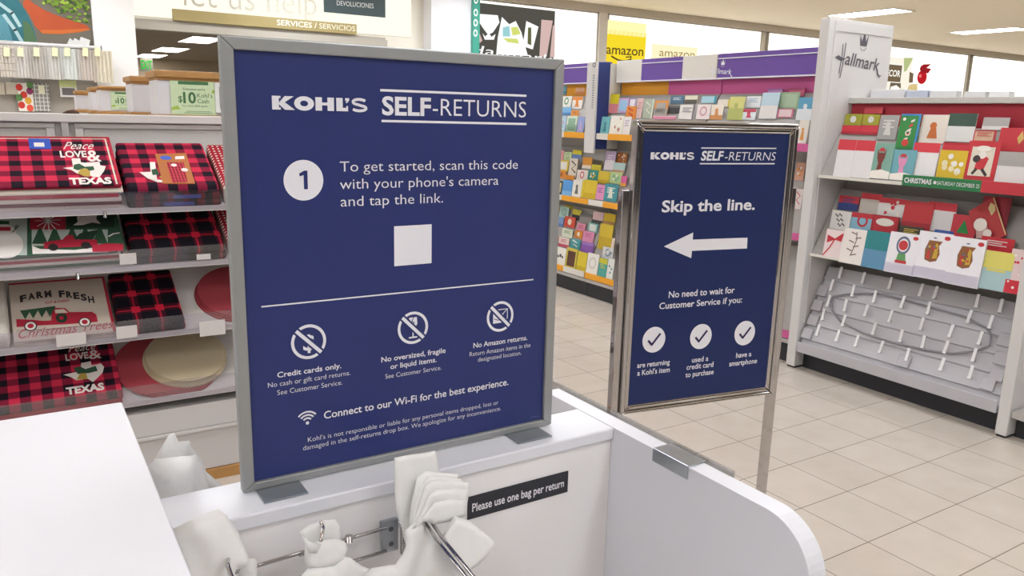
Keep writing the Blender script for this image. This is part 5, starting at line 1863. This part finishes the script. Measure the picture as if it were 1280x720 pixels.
low = [
    (695, 699, 259, 269, '#d6c24a', '#b5a030', 'edge', 'yellow card at the back, left edge'),
    (700, 711.6, 258.4, 273, '#b3cfc6', '#8db5a6', 'ring', 'pale sea green card at the back'),
    (706, 716, 256.5, 262, '#d5c23a', '#b8a42a', 'top', 'yellow card end peeking up at the back'),
    (716, 727, 262, 275.5, '#d3c93e', '#3f3f45', 'low', 'yellow and black card at the back'),
    (725, 740.5, 268, 280, '#8f8b86', '#75716d', 'top', 'empty grey card pocket back'),
    (741.5, 755, 265, 280, '#e2c2c4', '#4b4a48', 'foot', 'blush card with a black foot'),
    (755.5, 770, 267, 281.5, '#dabb2c', '#b98f5a', 'foot', 'golden card at the back right'),
    (695.3, 705.3, 271, 283, '#7f9cc9', '#5f7cb0', 'foot', 'periwinkle card'),
    (706.3, 720, 271, 284.5, '#cf4f3e', '#ead9c4', 'disc', 'red card with a white egg shape'),
    (721.3, 732, 279, 291, '#dd8fa8', '#b9567c', 'lines', 'pink card in the second row'),
    (736, 747.3, 279, 291, '#7fc0b9', '#e3e6df', 'inner', 'turquoise card with white panel'),
    (749, 765.5, 280, 313, '#d9bd3a', '#c7aa2c', 'low', 'tall mustard card in the centre right'),
    (703, 716.4, 286, 297, '#dde0cd', '#6a9a5e', 'lines', 'white card with green writing'),
    (719, 728.6, 288, 298, '#dd8b2f', '#e8d9c2', 'disc', 'orange card with a white spot'),
    (729, 743, 289, 303, '#dd92b4', '#c05f92', 'lines', 'larger pink card in the third row'),
    (693.6, 698, 296, 308, '#d3685e', '#b8493f', 'foot', 'salmon card at the left edge'),
    (699, 712, 296.6, 309, '#e6d7cd', '#cc5a72', 'lines+foot', 'white card with pink writing'),
    (713.7, 726.2, 299, 311, '#4fa3a8', '#e2e6de', 'zig', 'teal card with a white ribbon'),
    (726.7, 742.3, 302.7, 316, '#8f5fb4', '#a37cc4', 'top', 'wide purple card'),
    (756.5, 769, 296.6, 310, '#e6d3c4', '#d9682f', 'disc', 'cream card with an orange ball'),
    (753.4, 767, 309, 324, '#dcdcda', '#7f93a3', 'dots+ring', 'white card with a grey wreath'),
    (694.2, 707.4, 309, 334, '#e7e4dc', '#57505a', 'dots', 'tall white card with black spots'),
    (707.8, 721.5, 310, 337, '#cdb94a', '#5a3a2c', 'inner', 'yellow edged card with a brown bear shape'),
    (721.8, 734, 315, 341, '#d6bf36', '#c3ab28', 'foot', 'plain yellow card in the front row'),
    (734.3, 748.6, 316.5, 344, '#e6e3dd', '#cfcbc4', 'ring', 'plain white card in the front row'),
    (748.9, 759.4, 323, 346.5, '#4fa39a', '#c9c33a', 'top+lines', 'teal card with a yellow top'),
    (759.8, 768, 323, 349, '#dde0da', '#6a8f9f', 'floral', 'white floral card by the chrome post')]
card_set(Dm[2], low, 'cards on the lowest shelf', 'on the lowest card shelf', .004, .12)
# ================================================================== END PANELS
def end_panel(y0, y1, label, logo):
    t = thing('end_panel', label, 'end panel', (4.5, (y0 + y1) / 2, 0))
    MB().box(4.165, 4.80, y0, y1, 0.012, 2.158).build('panel', FIXW, t, 0.006, 3)
    q = MB()
    q.box(4.215, 4.765, y0 - .006, y0 + .001, 2.085, 2.14)
    q.box(4.215, 4.235, y0 - .006, y0 + .001, 0.30, 2.085)
    q.build('raised_border', FIXW, t, 0.002)
    MB().box(4.175, 4.79, y0 + .006, y1 - .006, 0.0, 0.014).build('foot', DARK_KICK, t)
    if logo:
        F = FY(y0)
        q = MB()
        a = F.uv(1042.5, 78.5); b = F.uv(1102.5, 85.5)
        hallmark(q, F, a[0], F.uv(1055, 79)[1], b[0] - a[0], 0.002, 0, 0.016)
        q.build('lettering', mat('#55515a', .5), t)
    return t


end_panel(3.14, 3.206, 'tall white end panel lettered Hallmark between the two card runs', True)
end_panel(1.836, 1.893, 'white end panel post at the right edge of the picture', False)

# ================================================================== RED CHRISTMAS CARD RACK
RY0, RY1 = 1.896, 3.137
RXF = 4.20
rr_ = thing('card_rack', 'red topped Christmas card rack at the right, with an empty grey tray below', 'card rack', (4.5, 2.5, 0))
MB().box(4.49, 4.80, RY0, RY1, 0.10, 1.672).build('back_panel', CGREY, rr_, 0.002)
MB().box(4.46, 4.4895, RY0, RY1, 1.25, 1.672).build('red_panel', mat('#bf3a48', .6, noise=.04, scale=5), rr_)
MB().box(4.42, 4.80, RY0, RY1, 1.672, 1.706).build('top_rail', mat('#c4c1bb', .5), rr_, 0.003)
MB().box(4.245, 4.80, RY0, RY1, 0.0, 0.118).build('kick_base', DARK_KICK, rr_, 0.002)
RS = [(1.222, 0.55, 0.36), (0.737, 0.52, 0.46)]
for (z, lean, ln) in RS:
    D = FX(RXF + .010, z + .012, lean)
    q = MB(); q.slab(D, -RY1 + .003, -RY0 - .003, 0, ln, -.014, 0)
    q.box(RXF + .010, 4.49, RY0 + .003, RY1 - .003, z, z + .012)
    q.build('shelf', mat('#a5a09c', .6), rr_, 0.001)
# front lips
q = MB(); q.box(RXF - .004, RXF + .009, RY0 + .003, RY1 - .003, 0.737, 0.752); q.build('label_strip', OWHITE, rr_, .001)
FR1 = FX(RXF - .004)
yq = lambda px: -FR1.uv(px, 228)[0]
for (a, b, m, nm) in ((RY1 - .003, yq(1127.5), OWHITE, 'label_strip'), (yq(1127.5), yq(1227), mat('#2d7a4a', .5), 'green_label_strip'), (yq(1227), RY0 + .003, RED, 'red_label_strip')):
    h0 = 0.010 if m is OWHITE else 0.052
    o = MB().box(RXF - .004, RXF + .009, b, a, 1.222, 1.222 + h0 + .008).build(nm, m, rr_, .001)
q = MB()
uA, vA = FR1.uv(1130, 229); uB, _ = FR1.uv(1164, 231)
q.text(FR1, 'CHRISTMAS', uA, uB, 1.240, .026, .0012, 0, .03)
uC, _ = FR1.uv(1166.5, 231); q.disc(FR1, uC + .008, 1.252, .009, .0012, 0, seg=12)
uD, _ = FR1.uv(1171, 232); uE, _ = FR1.uv(1224, 236)
q.text(FR1, 'SATURDAY DECEMBER 25', uD, uE, 1.242, .020, .0012, 0, .0)
q.build('lettering', PRINT_WHITE, rr_)

DR = [FX(RXF + .012, z + .014, lean) for (z, lean, ln) in RS]
upper = [
    (1056.4, 1078, 142.5, 157, '#a3a23a', '#d5d6cf', 'disc', 'left olive card with a silver disc'),
    (1079, 1100, 143, 157, '#a8a53c', '#d5d6cf', 'disc', 'right olive card with a silver disc'),
    (1081, 1104, 133.7, 142.5, '#dd5560', '#c84450', 'top', 'bright red divider tab above the olive cards'),
    (1053, 1076.5, 157, 168, '#d23c49', '#b93240', 'foot', 'left red envelope below an olive card'),
    (1076.8, 1098, 157, 169, '#d23c49', '#b93240', 'foot', 'right red envelope below an olive card'),
    (1099.5, 1123, 144, 175, '#a9a6a3', '#d8d5d0', 'lines+figure', 'silver grey card with white lettering'),
    (1123.5, 1148.5, 142.5, 187, '#3d8f4a', '#d9483f', 'cane', 'green card with a striped candy cane'),
    (1151, 1184, 143.5, 180, '#e6dcd0', '#c9703a', 'figure', 'white card with an orange reindeer'),
    (1184.5, 1220, 142, 178, '#dfe0dd', '#3f564a', 'half', 'white bordered card with a dark winter photo'),
    (1229, 1262, 147, 163, '#b5b0ac', '#e4e1dd', 'foot', 'empty grey card pocket at the back right'),
    (1216.5, 1246, 163, 178, '#d8b79a', '#c23e48', 'frame+lines', 'cream card with a red border'),
    (1249, 1284, 160, 190, '#c73a42', '#d8b36a', 'diamond', 'red card with a gold ornament'),
    (1046, 1068, 174.5, 222, '#e2dfe0', '#d23c49', 'top', 'leftmost white pocket card with a red top'),
    (1065, 1092, 175.5, 223, '#e2dfe0', '#d23c49', 'top', 'second white pocket card with a red top'),
    (1087.5, 1116, 178.6, 224, '#7fa99a', '#7a352e', 'deer', 'mint card with a brown reindeer'),
    (1112.5, 1143.5, 187, 226, '#6fa9b4', '#d990b4', 'deer', 'aqua card with a pink reindeer'),
    (1140, 1173, 178.6, 221.5, '#e6e3e3', '#d63e4a', 'top', 'white pocket card with a red top, mid shelf,'),
    (1173.5, 1208.5, 188, 224, '#d9b632', '#e9dcb2', 'dots', 'yellow card with little figures'),
    (1179, 1212, 178.5, 189, '#d63e4a', '#c02f3c', 'top', 'red divider tab above the yellow card'),
    (1207.5, 1247.5, 176.6, 228, '#c8363f', '#dcd3c2', 'inner+fig0', 'large red card with a walking red coated figure'),
    (1246.5, 1284, 190, 230, '#dedbd9', '#a9a5a1', 'half', 'white and grey pocket card at the right edge')]


card_set(DR[0], upper, 'Christmas cards on the upper shelf', 'on the red rack upper shelf', .004, .075)
lower = [
    (1048.5, 1074, 245, 263.5, '#c23844', '#3a4a86', 'low+lines', 'red and navy card at the back, leftmost'),
    (1075.5, 1102, 242, 268, '#c8bfb5', '#cf3743', 'top', 'grey photo card with a red top'),
    (1098, 1134, 248, 272, '#e3dedb', '#d23c48', 'top+dots', 'white card with red hearts'),
    (1129, 1166, 252, 290, '#c53a40', '#a92f38', 'foot', 'plain red card standing tall'),
    (1158.5, 1195, 253, 290, '#e2dedd', '#d23c48', 'top', 'white pocket card with a red top, back row'),
    (1189.6, 1221, 268.6, 298, '#c93a48', '#2f8a46', 'tree', 'red card with a green tree'),
    (1226, 1262, 246, 292, '#9e2b3a', '#8a2432', 'edge', 'dark red card behind the leaning one'),
    (1039, 1063.7, 263.5, 288, '#e6e2de', '#4a4446', 'script', 'white card with black handwriting'),
    (1064, 1094, 266.5, 289, '#8fc0d6', '#c93643', 'top+ring', 'light blue card with a red top'),
    (1090, 1124, 269.6, 292, '#c6333f', '#b02a36', 'frame+oval', 'red card with a white oval'),
    (1123.8, 1154, 283, 300, '#4d4a3e', '#d0b84a', 'lines', 'dark card with gold writing'),
    (1168, 1192, 288, 296, '#3f62b4', '#6f8ad0', 'lines', 'blue card strip peeking above the ornament cards'),
    (1031, 1055.8, 287, 324, '#e6d3d2', '#bf2f3c', 'bow', 'blush card with a red bow'),
    (1052.5, 1084.3, 286, 331, '#e8e1dc', '#7d6a66', 'vine', 'white card with a bare branch'),
    (1080.5, 1115.8, 289, 337, '#2f8288', '#5f8fb0', 'low', 'teal landscape card'),
    (1225.5, 1268, 297, 318, '#d6303e', '#eae0dc', 'lines', 'red topped white card near the end panel'),
    (1226, 1266, 314, 364, '#a8c4c8', '#d9d06a', 'half+lines', 'pale blue and yellow lettered card'),
    (1260.5, 1279, 311, 368, '#e0c9c8', '#c9303f', 'dots+foot', 'red and white patterned card beside the end panel')]
card_set(DR[1], lower, 'Christmas cards on the lower shelf', 'on the red rack lower shelf', .004, .075)


# keepsake cards with ornament pictures
def ornament_card(xl, xr, yt, yb, label, gold, n0):
    F = DR[1]
    xm = (xl + xr) / 2
    F, u0, u1, v0, v1 = stand_up(F, xl, xr, yt, yb)
    n0 = 0.006
    W_, H_ = u1 - u0, v1 - v0
    t = thing('ornament_card', label, 'greeting card', tuple(F.pt((u0 + u1) / 2, v0, n0)), 'white ornament keepsake cards')
    MB().slab(F, u0, u1, v0, v1, n0, n0 + .012).build('box', mat('#e9e7ec', .45), t, .001)
    n = n0 + .0125
    X = lambda a: u0 + W_ * a
    Z = lambda a: v0 + H_ * a
    q = MB()
    if gold:
        q.poly(F, [(X(.30), Z(.40)), (X(.48), Z(.36)), (X(.66), Z(.40)), (X(.72), Z(.55)), (X(.66), Z(.72)), (X(.74), Z(.82)), (X(.34), Z(.82)), (X(.26), Z(.62))], n, 0)
        q.poly(F, [(X(.52), Z(.44)), (X(.66), Z(.46)), (X(.64), Z(.74)), (X(.56), Z(.78))], n + .0004, 1)
        q.poly(F, [(X(.34), Z(.44)), (X(.44), Z(.42)), (X(.42), Z(.62)), (X(.36), Z(.62))], n + .0004, 2)
        for i in range(10):
            rn = random.Random(i + int(xl))
            q.disc(F, X(.32 + .36 * rn.random()), Z(.42 + .36 * rn.random()), W_ * .035, n + .0007 + i * .00005, i % 4, seg=8)
        q.disc(F, X(.5), Z(.88), W_ * .05, n + .0003, 3, rv=H_ * .015)
    else:
        q.disc(F, X(.50), Z(.70), W_ * .23, n, 3, W_ * .17, rv=H_ * .22)
        q.disc(F, X(.50), Z(.70), W_ * .15, n + .0003, 2, rv=H_ * .12)
        q.poly(F, [(X(.34), Z(.30)), (X(.68), Z(.30)), (X(.62), Z(.50)), (X(.38), Z(.50))], n + .0002, 4)
        q.poly(F, [(X(.32), Z(.26)), (X(.70), Z(.26)), (X(.70), Z(.33)), (X(.32), Z(.33))], n + .0005, 2)
    q.disc(F, X(.86), Z(.90), W_ * .09, n + .0003, 2, rv=H_ * .045)
    q.build('print', [mat('#8a5a34'), mat('#c9a23c'), mat('#c23a3e'), mat('#6a6f8a'), mat('#5f9a62')], t)
    q = MB(); q.slab(F, u0 + .002, u1 - .002, v0 + .004, Z(.24), n + .001, n + .003)
    q.build('clear_pocket', clear_plastic('pocket_film', '#f8f7fa', .06), t)


ornament_card(1110.6, 1149, 291, 343.5, 'white ornament card picturing a round snow scene globe', False, .068)
ornament_card(1146, 1188.6, 290, 350, 'white ornament card picturing red and gold gifts, left of the pair', True, .072)
ornament_card(1186, 1230.5, 297, 359, 'white ornament card picturing red and gold gifts, right of the pair', True, .076)
# leaning fan shaped card with gold ornament
F = stand_up(DR[1], 1211, 1259, 246, 297)[0]
n0 = .006
P6 = lambda l: [F.uv(1020 + x / 4.923, 230 + y / 4.923, n0) for x, y in l]
q = MB()
q.prism(F, P6([(945, 170), (1090, 80), (1180, 315), (1150, 330), (1040, 335), (975, 300)]), n0, n0 + .008, 0)
q.poly(F, P6([(1065, 150), (1080, 115), (1105, 130), (1110, 165), (1085, 195)]), n0 + .0088, 1)
q.strip(F, P6([(1098, 82), (1172, 312)]), .006, n0 + .0088, 1)
o = q.build('greeting_card', [cm('#b53a3c'), cm('#d8c08c')], None)
tag(o, 'large red card with a gold ornament leaning to the left on the lower shelf', 'greeting card', 'Christmas cards on the lower shelf')
q = MB(); n0 = .024
q.disc(F, *P6([(1012, 250)])[0], .034, n0 + .002, 1); q.disc(F, *P6([(1055, 305)])[0], .022, n0 + .0022, 1)
q.prism(F, P6([(985, 215), (1040, 222), (1060, 300), (1080, 330), (985, 335)]), n0 - .008, n0, 0)
o = q.build('greeting_card', [cm('#cfa9a2'), cm('#efe6dc')], None)
tag(o, 'small card cut as a white snowman in front of the leaning red card', 'greeting card', 'Christmas cards on the lower shelf')

# ------------------------------------------------------------------ grey plastic tray with clips
lean = 0.40
DT = FX(4.185, 0.150, lean)
TRAY = mat('#bbb9be', 0.38, noise=0.06, scale=14, spec=0.5)
tr = thing('card_tray', 'empty grey plastic card tray with rows of white clips below the Christmas cards', 'card tray', (4.25, 2.5, 0.118))
L = 0.545
q = MB()
q.slab(DT, -RY1 + .008, -RY0 - .004, 0, L, -.022, 0)
for k in range(5):
    v = L * (0.10 + 0.185 * k)
    # stepped ridge rows
    q.hexa([DT.pt(-RY1 + .01, v, 0), DT.pt(-RY0 - .006, v, 0), DT.pt(-RY0 - .006, v + L * .165, 0), DT.pt(-RY1 + .01, v + L * .165, 0),
            DT.pt(-RY1 + .01, v, .013), DT.pt(-RY0 - .006, v, .013), DT.pt(-RY0 - .006, v + L * .165, .006), DT.pt(-RY1 + .01, v + L * .165, .006)])
q.build('stepped_board', TRAY, tr, 0.003)
q = MB(); q.box(4.165, 4.20, RY0 + .004, RY1 - .006, 0.118, 0.150); q.box(4.160, 4.166, RY0 + .004, RY1 - .006, .118, .185)
q.build('front_lip', TRAY, tr, 0.003)
Q = lambda u, v, n=.02: DT.uv(970 + u / 3, 320 + v / 3, n)
rnd = random.Random(3)
for (u, v) in ((175, 130), (155, 185), (140, 240), (118, 290), (830, 445), (845, 385), (860, 315), (480, 395), (795, 480)):
    c = Q(u, v)
    q = MB(); q.slab(DT, c[0] - .035, c[0] + .035, c[1] - .035, c[1] + .035, .012, .028)
    q.build('pocket_block', mat('#b7b4ba', 0.4, noise=.04), tr, 0.004)
CLIP = mat('#f0eff0', 0.35)
for (u, v) in ((247, 65), (332, 85), (433, 105), (548, 130), (602, 140), (760, 172), (849, 190), (213, 112), (294, 133), (375, 155), (478, 175), (577, 198), (728, 230), (810, 250), (202, 170), (266, 188), (342, 207), (433, 228), (551, 257), (660, 283), (770, 310), (183, 222), (258, 245), (372, 275), (474, 302), (558, 324), (641, 344), (748, 373), (162, 280), (235, 300), (307, 320), (398, 343), (498, 372), (626, 408), (735, 438)):
    c = Q(u, v)
    h = .036
    du = rnd.uniform(-.002, .008)
    q = MB()
    q.hexa([DT.pt(c[0] - .009, c[1] - h, .018), DT.pt(c[0] + .009, c[1] - h, .018), DT.pt(c[0] + .009, c[1] - h + .012, .018), DT.pt(c[0] - .009, c[1] - h + .012, .018),
            DT.pt(c[0] - .009, c[1] - h, .034), DT.pt(c[0] + .009, c[1] - h, .034), DT.pt(c[0] + .009, c[1] - h + .012, .034), DT.pt(c[0] - .009, c[1] - h + .012, .034)])
    q.hexa([DT.pt(c[0] - .008, c[1] - h + .010, .030), DT.pt(c[0] + .008, c[1] - h + .010, .030), DT.pt(c[0] + .009 + du, c[1] + h, .044), DT.pt(c[0] - .007 + du, c[1] + h, .044),
            DT.pt(c[0] - .008, c[1] - h + .010, .034), DT.pt(c[0] + .008, c[1] - h + .010, .034), DT.pt(c[0] + .009 + du, c[1] + h, .048), DT.pt(c[0] - .007 + du, c[1] + h, .048)])
    q.build('clip', CLIP, tr)
# grey cord lying in an oval over the tray
pts = []
for (u, v) in ((205, 170), (215, 150), (260, 143), (330, 138), (400, 142), (560, 185), (700, 225), (790, 270), (805, 300), (800, 335), (750, 355), (660, 365), (560, 352), (440, 325), (330, 290), (240, 245), (210, 205)):
    c = Q(u, v, .03)
    pts.append(DT.pt(c[0], c[1], .026))
m_ = MB().tube(pts, 0.006, seg=8, closed=True)
tag(m_.build('cord', mat('#8f8c92', .5), None, smooth=True), 'grey cord looped in a long oval across the empty grey tray', 'cord')

# things standing on top of the red rack
for i, (xa, xb, yt, c, lb) in enumerate(((1088, 1131, 112, '#d9d8da', 'pale grey carton on top of the red rack, beside the white end panel'),
                                         (1133, 1160, 113, '#b9bfcf', 'bluish carton on top of the red rack'),
                                         (1162, 1196, 113.5, '#d6d5d6', 'light carton in the middle of the red rack top'),
                                         (1205, 1232, 114.5, '#d3d2d2', 'small white carton on the red rack top, left of the gap'),
                                         (1236, 1262, 114.5, '#dedddd', 'white carton near the right end of the red rack top'))):
    F = FX(4.62)
    a = F.uv(xa, 118); b = F.uv(xb, yt)
    q = MB(); q.slab(F, a[0], b[0], 1.706, b[1], -.06, 0)
    q.slab(F, a[0] + .004, b[0] - .004, b[1] - .004, b[1] + .002, -.056, -.004)
    tag(q.build('carton', mat(c, .6), None, .002), lb, 'carton', 'cartons on the red rack')

# next rack beyond the right end panel
nr = thing('card_rack', 'grey base of the next rack, right of the white end panel post', 'card rack', (4.5, 1.3, 0))
MB().box(4.49, 4.80, 0.6, 1.833, 0.10, 1.70).build('back_panel', CGREY, nr, .002)
MB().box(4.245, 4.80, 0.6, 1.833, 0.0, 0.112).build('kick_base', DARK_KICK, nr, .002)
MB().box(4.18, 4.49, 0.6, 1.833, 0.112, 0.150).build('base_deck', GREY_FIXTURE, nr, .003)
